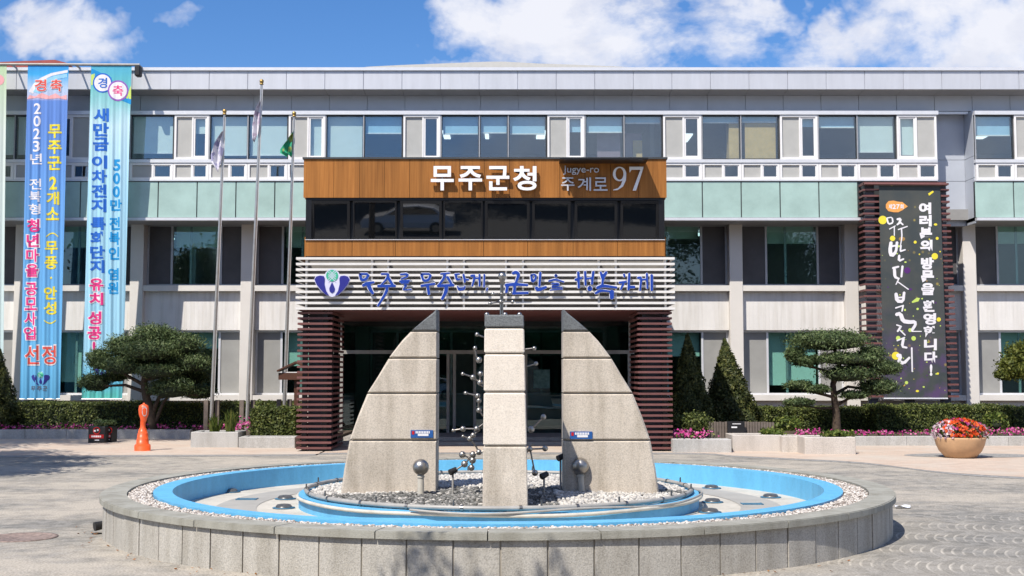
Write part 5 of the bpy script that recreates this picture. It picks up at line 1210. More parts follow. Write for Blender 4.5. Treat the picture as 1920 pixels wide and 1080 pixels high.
# ------------------------------------------------------------------ kerbs and planters
def stones(name, lab, cat, x0, x1, y0, y1, z1, m, step=1.2, group=None, z0=-.02):
    o = thing(name, lab, cat, ((x0+x1)/2, (y0+y1)/2, 0), group); mb = MB(); n = max(1, round((x1-x0)/step)); st = (x1-x0)/n
    for k in range(n): mb.box(x0+k*st+.003, x0+(k+1)*st-.003, y0, y1, z0, z1+random.uniform(-.003, .003), bev=.008)
    mb.build('kerb_stone' if 'kerb' in name else 'stone_block', m, o); return o
stones('granite_kerb', 'low grey granite kerb along the shaded left flower bed', 'kerb', -20, U(357, 815, 29.8)[0], 29.8, 30.0, .225, M_kerb, 1.0)
stones('granite_kerb', 'low grey granite kerb behind the flower bowl on the right', 'kerb', U(1606, 827, 26.9)[0], 20, 26.95, 27.15, .21, M_kerb, 1.1)
def planter(lab, px0, px1, pyt, pyb, depth, m=None):
    Y = G(px0, pyb)[1]; x0, x1, _, z1 = R(px0, pyt, px1, pyb, Y)
    o = thing('stone_planter', lab, 'planter', ((x0+x1)/2, Y+depth/2, 0), 'granite planter blocks by the porch')
    mb = MB(); m = m or M_planter
    mb.box(x0, x1, Y, Y+.12, -.02, z1, bev=.01); mb.box(x0, x0+.12, Y+.12, Y+depth, -.02, z1, bev=.01); mb.box(x1-.12, x1, Y+.12, Y+depth, -.02, z1, bev=.01); mb.box(x0+.12, x1-.12, Y+depth-.12, Y+depth, -.02, z1, bev=.01); mb.build('stone_side', m, o)
    mb = MB(); mb.box(x0+.121, x1-.121, Y+.121, Y+depth-.121, 0, z1-.05); mb.build('soil', M_soil, o); return x0, x1, Y, z1
planter('taller pale granite planter block left of the porch', 357.5, 446.5, 810, 839.5, .8, M_kerb)
planter('lower grey granite planter block under the square hedge', 447.5, 553, 819.5, 840.5, .6, M_kerb)
planter('shaded low granite planter beside the right slatted pier', 1263, 1372, 824, 849, .5, M_kerb)
planter('wide pale granite planter right of the shaded one', 1373.5, 1466, 815.5, 847, .8)
planter('narrow granite planter block between two wide ones', 1467, 1508, 818, 848.5, .7)
planter('wide pale granite planter in front of the right pine', 1509, 1605, 820, 852.5, .9)

# ------------------------------------------------------------------ plants
def fquads(P, Nrm, size, aspect=1.0, rnd=None, mb=None, spread=.8, droop=0.0):
    """one small leaf quad per point"""
    N = len(P); d = Nrm+rng.normal(0, spread, (N, 3)); d /= np.linalg.norm(d, axis=1, keepdims=True)
    t_ = np.cross(d, rng.normal(0, 1, (N, 3))); t_ /= np.linalg.norm(t_, axis=1, keepdims=True); b = np.cross(d, t_)
    s = (size*rng.uniform(.6, 1.3, (N, 1)))
    a = t_*s*.5; c = b*s*.5*aspect
    V = np.stack([P-a, P-c*.9+a*.1, P+a, P+c*.9-a*.1], 1)
    mb = mb or MB(); base = mb.nv
    mb.v.append(V.reshape(-1, 3)); F = (np.arange(N*4).reshape(-1, 4)+base); mb.f += F.tolist(); mb.mi += [0]*N; mb.sm += [False]*N
    mb.rnd.append(np.repeat(rng.uniform(0, 1, N) if rnd is None else rnd, 4)); mb.nv += N*4; return mb
def sph(n):
    v = rng.normal(0, 1, (n, 3)); return v/np.linalg.norm(v, axis=1, keepdims=True)
def lump(c, r, n, size, mb, aspect=.45, fuzz=.12, lumps=9, spread=.8):
    """uneven ellipsoid of leaves: small sub-lumps on its surface"""
    c = np.array(c); r = np.array(r); cs = sph(lumps)*.55; cs[:, 2] = np.abs(cs[:, 2])*.6
    k = rng.integers(0, lumps, n); d = sph(n)
    q = cs[k]+d*(.5+rng.normal(0, fuzz, (n, 1)))
    P = c+q*r; Nn = d/r; Nn /= np.linalg.norm(Nn, axis=1, keepdims=True)
    low = P[:, 2] < c[2]-r[2]*.78; P[low, 2] = c[2]-r[2]*.78+rng.normal(0, .02, low.sum())
    return fquads(P, Nn, size, aspect, None, mb, spread)
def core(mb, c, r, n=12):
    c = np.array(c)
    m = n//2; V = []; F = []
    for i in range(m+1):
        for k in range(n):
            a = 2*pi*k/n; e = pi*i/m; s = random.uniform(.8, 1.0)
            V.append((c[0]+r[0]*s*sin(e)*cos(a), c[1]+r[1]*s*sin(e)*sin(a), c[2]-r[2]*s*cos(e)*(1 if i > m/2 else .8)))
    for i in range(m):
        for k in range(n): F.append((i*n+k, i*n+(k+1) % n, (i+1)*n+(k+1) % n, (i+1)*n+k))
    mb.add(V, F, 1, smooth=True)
def pine(lab, Y, trunk, pads, twigs, fat=1.12):
    b = U(*trunk[0][:2], Y); o = thing('pine_tree', lab, 'tree', (b[0], Y, .2))
    mb = MB(); P = [U(q[0], q[1], Y+(q[3] if len(q) > 3 else 0)) for q in trunk]; P = [p+np.array((0, 0, 0)) for p in P]
    P[0] = np.array((P[0][0], P[0][1], .15)); mb.tube(P, [q[2]*Y/FPX for q in trunk], 9)
    mb.build('trunk', M_barkp, o)
    mb = MB()
    for tw in twigs:
        mb.tube([U(q[0], q[1], Y+(q[3] if len(q) > 3 else 0)) for q in tw], [q[2]*Y/FPX for q in tw], 6)
    mb.build('branch', M_barkp, o)
    for (px, py, rx, ry, dy) in pads:
        mb = MB(); c = U(px, py, Y+dy); k = Y/FPX; r = (rx*k*1.06, max(.28, rx*k*.85), ry*k*fat)
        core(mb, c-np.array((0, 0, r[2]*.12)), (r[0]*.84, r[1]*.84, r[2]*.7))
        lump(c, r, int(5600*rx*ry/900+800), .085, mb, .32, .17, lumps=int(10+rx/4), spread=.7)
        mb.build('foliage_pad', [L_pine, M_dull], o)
pine('cloud pruned pine leaning on the left before the pale blue banner', 30.3, [(286, 803, 9), (284, 775, 8), (274, 745, 7.5), (270, 718, 6.5), (276, 690, 5.5), (283, 660, 4)],
     [(283, 631, 40, 19, 0), (236, 650, 38, 19, .1), (338, 650, 42, 22, .1), (285, 659, 48, 19, -.4), (191, 676, 27, 19, 0), (234, 688, 44, 16, -.2), (358, 683, 38, 17, 0), (295, 697, 40, 13, -.5), (181, 719, 29, 17, .1), (323, 729, 38, 19, -.3), (372, 738, 32, 12, .3), (362, 706, 28, 18, .7), (215, 708, 24, 9, .3), (310, 680, 44, 20, .6), (255, 672, 40, 20, .6)],
     [[(272, 735, 4), (235, 722, 3), (188, 724, 2)], [(270, 722, 4), (240, 705, 3), (225, 695, 2)], [(276, 742, 4.5), (300, 725, 3.5), (325, 733, 2.5)], [(272, 712, 4), (310, 705, 3), (352, 690, 2)], [(276, 690, 3.5), (240, 672, 2.5), (200, 680, 2)], [(279, 690, 4), (310, 670, 3), (336, 655, 2)], [(286, 775, 5), (298, 745, 4), (330, 740, 3), (372, 741, 2)], [(292, 790, 4), (306, 755, 3), (322, 736, 2.5)]], 1.32)
pine('cloud pruned pine with upright trunk on the right, left of the dark banner', 28.4, [(1569, 806, 8.5), (1568, 775, 7), (1564, 745, 6), (1562, 720, 5.5), (1575, 690, 4.5), (1565, 655, 3.5)],
     [(1559, 641, 66, 22, 0), (1488, 668, 18, 17, 0), (1509, 679, 26, 12, -.1), (1587, 674, 56, 14, -.2), (1636, 664, 23, 15, 0), (1588, 703, 48, 17, -.2), (1657, 692, 30, 16, 0), (1498, 724, 24, 11, 0), (1534, 731, 20, 10, -.2), (1651, 727, 36, 17, 0), (1602, 742, 26, 9, -.2), (1498, 756, 26, 10, -.1)],
     [[(1564, 740, 4), (1590, 725, 3), (1648, 732, 2)], [(1564, 745, 3.5), (1545, 740, 3), (1500, 730, 2)], [(1565, 700, 3), (1530, 690, 2.5), (1500, 684, 2)], [(1575, 690, 3), (1620, 682, 2.5), (1655, 694, 2)], [(1566, 765, 3), (1535, 765, 2), (1500, 760, 1.6)], [(1568, 760, 3.5), (1590, 748, 2.5), (1605, 744, 2)], [(1530, 690, 2), (1500, 675, 1.5)], [(1600, 690, 2), (1634, 668, 1.5)]])
def conifer(lab, apx, apy, bpx, wid, bpy_, Y, n, m, lean=0.0):
    a = U(apx, apy, Y); hw = wid/2*Y/FPX; xb = U(bpx, bpy_, Y)[0]; o = thing('conifer_tree', lab, 'tree', (xb, Y, .2))
    mb = MB(); mb.tube([(xb, Y, .15), (xb, Y, .7), (a[0], Y, a[2]-.3)], [.07, .055, .01], 8); mb.build('trunk', M_barkp, o)
    mb = MB(); h = a[2]-.3
    k = np.sqrt(rng.uniform(0, 1, n)); k = 1-k*.999; k = 1-np.sqrt(rng.uniform(0.0004, 1, n))
    ang = rng.uniform(0, 2*pi, n); prof = hw*(1-k)**.95*(1+.10*np.sin(ang*5+k*14)+.08*np.sin(ang*9-k*23))*1.12*np.minimum(1, .8+k*3)
    rr = prof*np.sqrt(rng.uniform(.55, 1.08, n))
    P = np.stack([xb+(a[0]-xb)*k+rr*np.cos(ang), Y+rr*np.sin(ang), .3+h*k+rng.normal(0, .03, n)], 1)
    Nn = np.stack([np.cos(ang), np.sin(ang), np.full(n, .5)], 1)
    V = []; nn = 12
    for kk in np.linspace(0, .97, 8):
        for q in range(nn): V.append((xb+(a[0]-xb)*kk+hw*.6*(1-kk)**.95*cos(2*pi*q/nn), Y+hw*.6*(1-kk)**.95*sin(2*pi*q/nn), .3+h*kk))
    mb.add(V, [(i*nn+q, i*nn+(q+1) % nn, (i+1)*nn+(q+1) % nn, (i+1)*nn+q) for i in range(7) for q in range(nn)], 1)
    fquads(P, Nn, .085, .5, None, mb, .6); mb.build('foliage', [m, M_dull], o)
conifer('cone shaped conifer half in sun right of the porch', 1358, 634, 1373, 104, 790, 29.4, 17000, L_con)
conifer('dark shaded conifer tight beside the right slatted pier', 1289, 622, 1294, 88, 792, 28.6, 16000, L_con)
conifer('dark cone shaped conifer cut off by the left edge of the photo', -8, 630, -14, 94, 795, 30.9, 14000, L_con)
def maple():
    Y = 28.6; b = U(1935, 800, Y); o = thing('maple_tree', 'light green clipped maple cut off by the right edge of the photo', 'tree', (b[0], Y, .19))
    mb = MB(); mb.tube([(b[0], Y, .1), U(1930, 740, Y), U(1935, 690, Y)], [.07, .055, .03], 8); mb.build('trunk', M_barkp, o)
    mb = MB()
    for px, py, rx, ry in ((1925, 670, 42, 34), (1905, 690, 34, 26), (1948, 660, 40, 34), (1893, 703, 24, 15), (1935, 700, 44, 24)):
        c = U(px, py, Y); k = Y/FPX; core(mb, c, (rx*k*.7, rx*k*.6, ry*k*.65)); lump(c, (rx*k, rx*k*.8, ry*k), 2600, .085, mb, .5, .14, 10)
    mb.build('foliage', [L_maple, M_dull], o)
maple()
def hedge(lab, x0, x1, y0, y1, z0, z1, n, m=L_hedge, name='hedge'):
    o = thing(name, lab, 'hedge', ((x0+x1)/2, (y0+y1)/2, z0)); mb = MB()
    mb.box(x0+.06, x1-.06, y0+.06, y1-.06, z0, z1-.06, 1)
    areas = [(x1-x0)*(z1-z0), (x1-x0)*(y1-y0), (y1-y0)*(z1-z0)*2]; tot = sum(areas)
    for ar, kind in zip(areas, 'ftS'):
        q = int(n*ar/tot); uu, vv, jj = rng.uniform(0, 1, q), rng.uniform(0, 1, q), rng.normal(0, .028, q)
        if kind == 'f': P = np.stack([x0+(x1-x0)*uu, y0+jj+.03, z0+(z1-z0)*vv], 1); Nn = np.tile((0, -1., .3), (q, 1))
        elif kind == 't': P = np.stack([x0+(x1-x0)*uu, y0+(y1-y0)*vv, z1+jj-.02+.02*np.sin(uu*23)], 1); Nn = np.tile((0, 0, 1.), (q, 1))
        else:
            sd_ = rng.integers(0, 2, q); P = np.stack([np.where(sd_ == 0, x0+jj, x1-jj), y0+(y1-y0)*uu, z0+(z1-z0)*vv], 1); Nn = np.stack([np.where(sd_ == 0, -1., 1.), np.zeros(q), np.full(q, .2)], 1)
        fquads(P, Nn, .06, .6, None, mb, .7)
    mb.build('foliage', [m, M_dull], o)
hedge('long clipped hedge along the left facade behind the pink flowers', -16, U(556, 780, 31)[0], 30.95, 31.9, .2, .84, 26000)
x0_, x1_ = U(475, 790, 26.9)[0], U(556, 790, 26.9)[0]
hedge('square clipped hedge block on the granite planter left of the porch', x0_, x1_, 26.75, 27.7, .2, .82, 9000)
hedge('long clipped hedge below the dark festival banner', U(1640, 780, 29.5)[0], U(1893, 780, 29.5)[0], 29.4, 30.5, .19, .80, 15000)
hedge('lower shaded hedge behind the right pine', U(1425, 780, 30)[0], U(1638, 780, 29.5)[0], 29.9, 30.8, .19, .74, 12000)
hedge('rough hedge end by the right edge of the photo', U(1897, 780, 29.5)[0], 15.5, 29.5, 30.5, .19, .76, 7000)
def bush(name, lab, cat, c, r, n, size, m, petals=None, pn=0, psize=.05):
    o = thing(name, lab, cat, (c[0], c[1], c[2]-r[2]*.5)); mb = MB(); core(mb, c, (r[0]*.6, r[1]*.6, r[2]*.5)); lump(c, r, n, size, mb, .5, .15, 8); mb.build('foliage', [m, M_dull], o); return o
p = U(1800, 795, 29.2)
bush('shrub', 'small leafy green shrub between the flower bowl and the right frame edge', 'shrub', U(1867, 796, 28.6), (.28, .3, .32), 900, .10, L_grass)
bush('shrub', 'dark rounded shrub in the shaded planter beside the right pier', 'shrub', U(1303, 798, 25.6), (.42, .35, .32), 1800, .06, L_hedge)
def tuft(lab, px, py, z, Y, h, n, spread, m=L_grass):
    p = U(px, py, Y); o = thing('grass_tuft', lab, 'plant', (p[0], Y, z)); mb = MB()
    for k in range(n):
        a = random.uniform(0, 2*pi); s = random.uniform(.2, 1)*spread; hh = h*random.uniform(.5, 1.05); w = .012
        q0 = np.array((p[0]+random.uniform(-.08, .08), Y+random.uniform(-.08, .08), z)); q1 = q0+np.array((cos(a)*s*.5, sin(a)*s*.5, hh*.7)); q2 = q0+np.array((cos(a)*s, sin(a)*s, hh*random.uniform(.75, 1)))
        e = np.array((-sin(a), cos(a), 0))*w+np.array((w*.5, 0, 0))
        mb.add([q0-e, q0+e, q1+e*.8, q1-e*.8, q2], [(0, 1, 2, 3), (3, 2, 4)])
    mb.build('blades', m, o)
tuft('spiky light grass tuft on the left of the planter bed by the flagpoles', 402, 806, .25, 26.6, .52, 80, .26)
tuft('tallest light grass tuft in the planter bed by the flagpoles', 432, 806, .25, 26.5, .66, 90, .26)
def leafy(lab, px, py, Y, r, n): bush('leafy_plant', lab, 'plant', U(px, py, Y), r, n, .085, L_grass)
leafy('pale green leafy plant in the wide planter by the picket fence', 1447, 812, 25.3, (.30, .25, .12), 700)
leafy('tall pale green leafy plant left of the right pine trunk', 1476, 797, 26.2, (.26, .25, .20), 650)
leafy('low yellow green plant at the planter front under the right pine', 1573, 815, 24.5, (.40, .22, .10), 800)
# pink flowers in the beds
def petunias(lab, segs, n):
    mb = MB(); mbL = MB(); o = thing('petunias', lab, 'flowers', (*U(segs[0][0], segs[0][2], segs[0][3])[:2], .2)); o['kind'] = 'stuff'
    for (a, b, py, Y, hz, dens) in segs:
        q = int(n*dens*(b-a)/100); px = rng.uniform(a, b, q)
        cl = (np.sin(px*.21)+np.sin(px*.083+1)+rng.normal(0, .9, q)) > -.6; px = px[cl]; q = len(px)
        P = np.array([U(x, py, Y) for x in px]); P[:, 1] += rng.uniform(-.2, .3, q); P[:, 2] += rng.normal(0, hz, q)
        fquads(P, np.tile((0, -.6, .7), (q, 1)), .058, .9, None, mb, .5)
        P2 = P+rng.normal(0, .04, P.shape)-np.array((0, -.04, .04)); fquads(P2, np.tile((0, -.4, .7), (q, 1)), .07, .6, None, mbL, .7)
    mb.build('petals', L_pink, o)['kind'] = 'stuff'; mbL.build('leaves', L_hedge, o)['kind'] = 'stuff'
petunias('band of pink petunias behind the left kerb', [(-60, 165, 801, 30.25, .045, 1), (165, 300, 803, 30.25, .04, .9), (300, 475, 801, 30.2, .05, 1.1), (430, 478, 797, 27.3, .07, 1.6)], 170)
petunias('band of pink petunias behind the right kerb and planters', [(1265, 1345, 814, 25.0, .05, 1.5), (1485, 1560, 812, 25.6, .05, 1.6), (1560, 1650, 811, 27.5, .03, 1.2), (1650, 1760, 811, 27.5, .03, 1), (1840, 1960, 809, 27.6, .05, 1.3)], 170)

# ------------------------------------------------------------------ small things on the plaza
# orange bollard
g = G(267, 845.5); o = thing('bollard', 'bright orange plastic bollard with a round head on the paving at left', 'bollard', g)
k = g[1]/FPX
def pz(py): return U(267, py, g[1])[2]
mb = MB(); mb.lathe([(.001, 0), (14.6*k, 0), (14.6*k, 0), (14.8*k, pz(836)), (14.8*k, pz(836)), (13.6*k, pz(833)), (13.6*k, pz(833)), (11.6*k, pz(832.5)), (11.6*k, pz(832.5)), (10.8*k, pz(823)), (10.2*k, pz(822)), (10.2*k, pz(822)), (9.4*k, pz(813)), (8.8*k, pz(812)), (8.8*k, pz(812)), (7*k, pz(804.5)), (5*k, pz(801)), (4.6*k, pz(796)), (5.2*k, pz(790))], (g[0], g[1], 0), 28)
mb.build('base', M_orange, o)
mb = MB(); cx = g[0]+.01
mb.lathe([(5.2*k, pz(790.2)), (6.3*k, pz(784)), (9.0*k, pz(777)), (9.8*k, pz(768)), (8.6*k, pz(761)), (5*k, pz(758.5)), (2*k, pz(757.5)), (1.6*k, pz(755.5)), (.001, pz(755.3))], (cx, g[1], 0), 28, sy=.75); mb.build('head', M_orange, o)
mb = MB(); cy = pz(771); yq = g[1]-9.8*k*.75-.004
P = [(cx+3.2*k+5.6*k*cos(a)*.8, yq+.035, cy+9.5*k*sin(a)) for a in np.linspace(0, 2*pi, 20, endpoint=False)]
P = [(x, g[1]-.75*sqrt(max(.0004, (np.interp(z, [pz(784), pz(777), pz(768), pz(761)], [6.3*k, 9*k, 9.8*k, 8.6*k]))**2-(x-cx)**2))-.006, z) for x, y, z in P]
mb.add(P, [tuple(range(20))]); q = mb.build('face_sticker', mat('sticker_print', (.55, .45, .45), .5, var=.5, scale=25, col2=(.75, .72, .75)), o)
# black box planters with a red no smoking mark
def boxplanter(px0, px1, pyt, pyb, lab, dy):
    Y = G(px0, pyb)[1]+dy; x0, x1, _, z1 = R(px0, pyt, px1, pyb, Y); o = thing('box_planter', lab, 'planter', ((x0+x1)/2, Y+.2, 0), 'black box planters on the paving')
    mb = MB(); mb.box(x0, x1, Y, Y+.4, 0.0, z1, bev=.012); mb.build('box', M_blackp, o)
    w = x1-x0; h = z1; xc = (x0+x1)/2; mb = MB()
    mb.box(x0+.03, x1-.03, Y-.004, Y-.001, h*.30, h*.52); ri = [(xc+h*.22*cos(a), h*.76+h*.22*sin(a)) for a in np.linspace(0, 2*pi, 24, endpoint=False)]; r2 = [(xc+h*.165*cos(a), h*.76+h*.165*sin(a)) for a in np.linspace(0, 2*pi, 24, endpoint=False)]
    V = [(x, Y-.004, z) for x, z in ri]+[(x, Y-.004, z) for x, z in r2]; mb.add(V, [(i, (i+1) % 24, 24+(i+1) % 24, 24+i) for i in range(24)]); mb.build('red_marking', M_red, o)
    mb = MB(); n = 5
    for i in range(n): mb.box(x0+w*(.2+.12*i), x0+w*(.2+.12*i)+w*.09, Y-.0065, Y-.0045, h*.36, h*.46)
    mb.box(xc-w*.16, xc-w*.04, Y-.0065, Y-.0045, h*.70, h*.80); mb.box(xc+w*.02, xc+w*.12, Y-.0065, Y-.0045, h*.74, h*.84); mb.box(xc-w*.1, xc+w*.16, Y-.004, Y-.001, h*.16, h*.21); mb.build('white_marking', M_letter, o)
    mb = MB(); lump((xc, Y+.2, z1+.06), (w*.55, .2, .10), 420, .07, mb, .5, .15, 6); mb.build('plant', L_pine, o)
boxplanter(165, 197, 800, 831, 'wider black box planter with red band and ring mark on the shaded left paving', 0)
boxplanter(198.5, 209.5, 800, 830, 'narrow black box planter right against the wider one', .05)
# flower bowl
g = G(1801, 858.5); k = g[1]/FPX; o = thing('flower_bowl', 'round terracotta bowl planter overflowing with red and white flowers', 'planter', g)
def bz(py): return U(1801, py, g[1])[2]
mb = MB(); mb.lathe([(.001, 0), (27*k, 0), (31*k, bz(853)), (38*k, bz(845)), (43*k, bz(834)), (45*k, bz(826)), (46*k, bz(822)), (46*k, bz(819)), (43*k, bz(819)), (42*k, bz(825)), (.001, bz(825))], (g[0], g[1], 0), 40); mb.build('bowl', M_terra, o)
mb = MB(); c = np.array((g[0], g[1], bz(812))); core(mb, c-np.array((0, 0, .06)), (.36, .34, .2)); lump(c, (.46, .42, .22), 2200, .075, mb, .5, .12, 12); mb.build('leaves', [L_hedge, M_dull], o)
def dome(n, sel, m, name, zoff=0.0):
    mb = MB(); d = sph(n*4); d = d[(d[:, 2] > -.35)]; d = d[sel(d)][:n]; P = c+d*np.array((.50, .46, .27))*rng.uniform(.92, 1.06, (len(d), 1)); P[:, 2] += zoff
    fquads(P, d, .062, .95, None, mb, .5); mb.build(name, m, o)
ph = lambda d: np.sin(d[:, 0]*9+d[:, 2]*7)+.5*np.sin(d[:, 1]*11)
dome(620, lambda d: (ph(d) > -.3) & (np.abs(d[:, 0]+.0) < .78) & (d[:, 2] > -.2), L_red, 'red_flowers')
dome(300, lambda d: (d[:, 0] < -.45) | (d[:, 0] > .72), L_wht, 'white_flowers')
dome(90, lambda d: (ph(d) < -.2) & (d[:, 2] > -.1), L_pink, 'pink_flowers', .01)
# lamp at the foot of the basin, paper, manhole
g = G(187, 1001); o = thing('ground_lamp', 'small black lamp standing against the left foot of the fountain wall', 'lamp', g)
mb = MB(); mb.tube([(g[0]-.03, g[1], .04), (g[0]-.03, g[1], .09)], .01, 6); mb.lathe([(.05, 0), (.05, .008), (.02, .012)], (g[0]-.03, g[1], 0), 12); mb.build('stem', M_blackp, o)
mb = MB(); mb.tube([(g[0]-.045, g[1]-.03, .075), (g[0]+.02, g[1]+.02, .085)], [.045, .04], 14); mb.build('lamp_head', M_blackp, o)
g = G(1690, 953); mb = MB(); V = []
for j in range(5):
    for i in range(6): V.append((g[0]-.09+.036*i+.01*j, g[1]-.05+.03*j, .012+.02*sin(i*1.1+j)*.6+.012))
mb.add(V, [(j*6+i, j*6+i+1, (j+1)*6+i+1, (j+1)*6+i) for j in range(4) for i in range(5)]); mb.build('paper_scrap', M_paper, None, 'crumpled white paper lying beside the right of the fountain', 'paper')
g = G(40, 1008); mb = MB(); mb.lathe([(.34, 0), (.34, .008), (.30, .009), (.295, .005), (.0001, .006)], (g[0], g[1], .0), 40); mb.build('manhole_cover', M_rust, None, 'rusty round manhole cover in the paving at lower left', 'manhole')
N = 90; a = rng.uniform(pi*1.02, pi*1.75, N); r = RW+.02+np.abs(rng.normal(0, .12, N)); P = np.stack([FC[0]+r*np.cos(a), FC[1]+r*np.sin(a), np.full(N, .012)], 1)
fquads(P, np.tile((0, 0, 1.), (N, 1)), .035, .6, None, None, .25).build('fallen_leaves', leafmat('dry_leaves', (.10, .04, .01), (.25, .10, .03), (.40, .20, .08)), None, 'few dry brown leaves scattered along the foot of the fountain wall', 'leaves', kind='stuff')
# picket fence and black board in the right bed, roofed notice box left of the porch
o = thing('picket_fence', 'low weathered timber picket edging in the shade behind the right planters', 'fence', (*U(1392, 815, 25.9)[:2], .19)); mb = MB()
for px in np.arange(1330, 1452, 5.2):
    p = U(px, 812, 25.9); zt_ = ZZ(791, 25.9); mb.box(p[0]-.024, p[0]+.024, 25.9, 25.93, .19, zt_+random.uniform(-.01, .01))
mb.build('pickets', M_grey, o); mb = MB(); mb.box(U(1328, 805, 25.9)[0], U(1453, 805, 25.9)[0], 25.931, 25.96, .32, .36); mb.build('rail', M_grey, o)
x0, x1, z0, z1 = R(1364, 790, 1396, 812, 25.8); o = thing('notice_board', 'small black notice board in front of the picket edging', 'sign', ((x0+x1)/2, 25.8, .19))
mb = MB(); mb.box(x0, x1, 25.78, 25.82, z0, z1); mb.build('board', M_blackp, o); mb = MB(); mb.box(x0+.08, x0+.2, 25.775, 25.779, (z0+z1)/2-.015, (z0+z1)/2+.015); mb.box(x0+.1, x1-.08, 25.775, 25.779, z1-.06, z1-.045); mb.build('lettering', M_letter, o); mb = MB(); mb.box(x0+.05, x0+.08, 25.821, 25.85, .18, z1-.05); mb.box(x1-.08, x1-.05, 25.821, 25.85, .18, z1-.05); mb.build('leg', M_blackp, o)
Yb = 28.5; cxp = 556; o = thing('notice_box', 'dark timber box with a pitched roof on a post, half hidden behind the left pier', 'box', (*U(cxp, 700, Yb)[:2], .19))
x0, x1, z0, z1 = R(522, 699, 586, 712, Yb); mb = MB(); mb.box(x0, x1, Yb, Yb+.35, z0, z1); mb.build('box', M_timber, o)
mb = MB(); za, zb2 = ZZ(697, Yb), ZZ(681, Yb); xc = (x0+x1)/2; mb.prism([(x0-.03, za), (xc, zb2), (x1+.03, za), (x1+.03, za+.035), (xc, zb2+.045), (x0-.03, za+.035)], Yb-.06, Yb+.41); mb.build('roof', M_timber, o)
mb = MB(); mb.box(xc-.05, xc+.05, Yb+.12, Yb+.22, .19, z0); mb.build('post', M_timber, o)
mb = MB(); mb.box(x0+.12, x1-.1, Yb-.0, Yb+.3, z1+.002, za-.005); mb.build('white_panel', M_white, o)

# ------------------------------------------------------------------ behind and beside the camera: what throws the shade and what the black panes mirror
def bigtree(lab, base, trunkpts, lumps_, n, size=.16, name='broadleaf_tree'):
    o = thing(name, lab, 'tree', base); mb = MB(); mb.tube([base]+trunkpts, np.linspace(.16, .05, len(trunkpts)+1).tolist(), 9); mb.build('trunk', M_barkp, o)
    mb = MB()
    for (c, r) in lumps_: mb.tube([trunkpts[-1], c], [.04, .012], 6)
    mb.build('branch', M_barkp, o)
    mb = MB()
    for (c, r) in lumps_: lump(c, (r, r, r*.8), int(n*r*r), size, mb, .6, .2, 9)
    mb.build('crown', L_tree, o)
bigtree('broadleaf tree outside the left of the photo shading the paving', (-12.6, 17.2, 0), [(-12.5, 17.2, 2.6), (-12.3, 17.3, 4.0)], [((-11.6, 17.6, 5.2), 1.4), ((-12.8, 18.8, 5.6), 1.5), ((-13.3, 16.4, 5.4), 1.6), ((-12.4, 20.4, 5.8), 1.2), ((-10.6, 16.4, 4.6), .9), ((-11.2, 15.0, 4.8), .9), ((-10.2, 18.4, 4.9), .9), ((-10.0, 17.2, 4.5), .9), ((-10.9, 19.6, 5.2), .9)], 1700)
bigtree('tall broadleaf tree outside the left of the photo shading the end of the hedge', (-14.2, 24.0, 0), [(-14.1, 24, 2.6), (-14.0, 24.2, 4.2)], [((-13.6, 25.2, 5.0), 1.3), ((-14.6, 24.0, 6.0), 1.6), ((-13.4, 23.4, 4.6), 1.1), ((-13.9, 26.6, 5.2), 1.2)], 800)
bigtree('very tall broadleaf tree outside the left of the photo shading the left kerb', (-16.2, 21.2, 0), [(-16.1, 21.3, 5), (-15.8, 21.6, 9.5)], [((-15.5, 22.2, 12.6), 1.5), ((-14.0, 22.1, 12.8), 1.2), ((-16.9, 21.6, 12.0), 1.5), ((-17.8, 22.4, 12.6), 1.4), ((-13.0, 22.0, 12.4), .9), ((-15.2, 20.6, 12.2), 1.2)], 700)
bigtree('broadleaf tree behind the camera reaching over the near fountain rim', (-5.6, 2.6, 0), [(-5.5, 2.6, 3.0), (-4.8, 3.2, 5.2)], [((-2.80, 5.88, 5.33), .40), ((-2.6, 5.55, 5.15), .3), ((-1.75, 5.95, 5.26), .26), ((-4.6, 3.2, 6.8), 1.3), ((-5.8, 2.4, 7.0), 1.5), ((-6.2, 3.4, 6.2), 1.1)], 1500, .10)
for x, y, h, lab in ((-17, -22, 14.4, 'far left tall tree behind the camera across the yard'), (-9.5, -25, 15.6, 'tall tree behind the camera left of the middle'), (0, -24, 14.8, 'tall tree straight behind the camera'), (9, -26, 16.0, 'tall tree behind the camera right of the middle'), (18, -22, 14.4, 'far right tall tree behind the camera across the yard')):
    bigtree(lab, (x, y, 0), [(x, y, h*.3), (x+.2, y, h*.5)], [((x+random.uniform(-3.4, 3.4), y+random.uniform(-2, 2), h*q), 3.3) for q in (.3, .38, .42, .5, .58, .66, .74, .82, .9)], 420, .3)
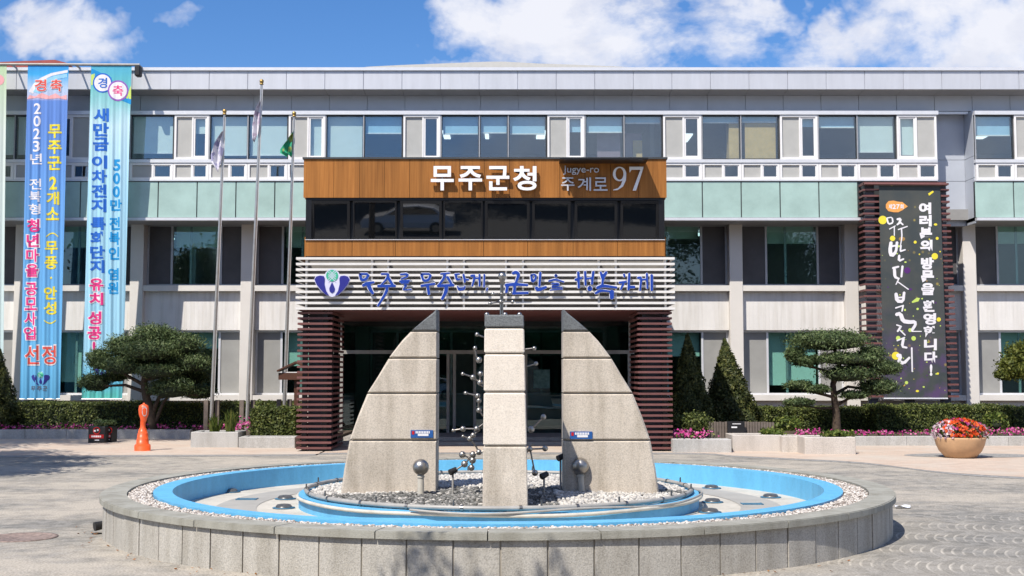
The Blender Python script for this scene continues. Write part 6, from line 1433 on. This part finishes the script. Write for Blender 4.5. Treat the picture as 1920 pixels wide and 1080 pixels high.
mb = MB(); mb.add([(-60, -70, .004), (60, -70, .004), (60, -4, .004), (-60, -4, .004)], [(0, 1, 2, 3)]); mb.build('unseen_dark_ground', mat('mirrored_dark_ground', (.06, .06, .062), .85, var=.2, scale=3, speck=.2), kind='structure')  # unseen dark ground, added so the black panes mirror less light
hedge('unseen hedge added behind the camera to darken the entrance glass reflections', -60, 60, -34, -32, 0, 5.5, 9000)  # added screen, keeps the bright horizon out of the glass reflections
o = thing('parked_car', 'white saloon car parked behind the camera, mirrored in the black porch windows', 'car', (-5.2, -10, 0))
car = [(-2.25, .35), (-2.3, .62), (-2.15, .80), (-1.1, .97), (-.35, 1.40), (.6, 1.46), (1.35, 1.34), (1.95, 1.0), (2.3, .93), (2.35, .6), (2.3, .35)]
mb = MB(); sec = []
for s, yy in ((.86, -.9), (1.0, -.72), (1.0, .72), (.86, .9)):
    sec.append([(-5.2+x*(.99 if s < 1 else 1), -10+(yy if z < 1.0 else yy*.82), z if z < 1 or s == 1 else z-.04) for x, z in car])
m = len(car); V = sum(sec, []); F = [tuple(range(m)), tuple(range(4*m-1, 3*m-1, -1))]
for r_ in range(3):
    for i in range(m): F.append((r_*m+(i+1) % m, r_*m+i, (r_+1)*m+i, (r_+1)*m+(i+1) % m))
mb.add(V, F); mb.build('body', mat('white_car_paint', (.75, .75, .76), .25, coat=.6, var=.02), o)
mb = MB()
for yy in (.90, -.90):
    q = [(-5.2+x, z) for x, z in ((-.95, 1.0), (-.3, 1.36), (.55, 1.41), (1.25, 1.30), (1.6, 1.02))]; mb.prism(q, -10+yy*.98-.012, -10+yy*.98+.012)
mb.build('side_window', M_blackg, o)
for x in (-1.45, 1.45):
    for yy in (.86, -.86):
        mb = MB(); mb.tube([(-5.2+x, -10+yy-.1, .32), (-5.2+x, -10+yy+.1, .32)], .32, 20); mb.tube([(-5.2+x, -10+yy-.11, .32), (-5.2+x, -10+yy+.11, .32)], .19, 16, 1); mb.build('wheel', [M_blackp, M_steel], o)
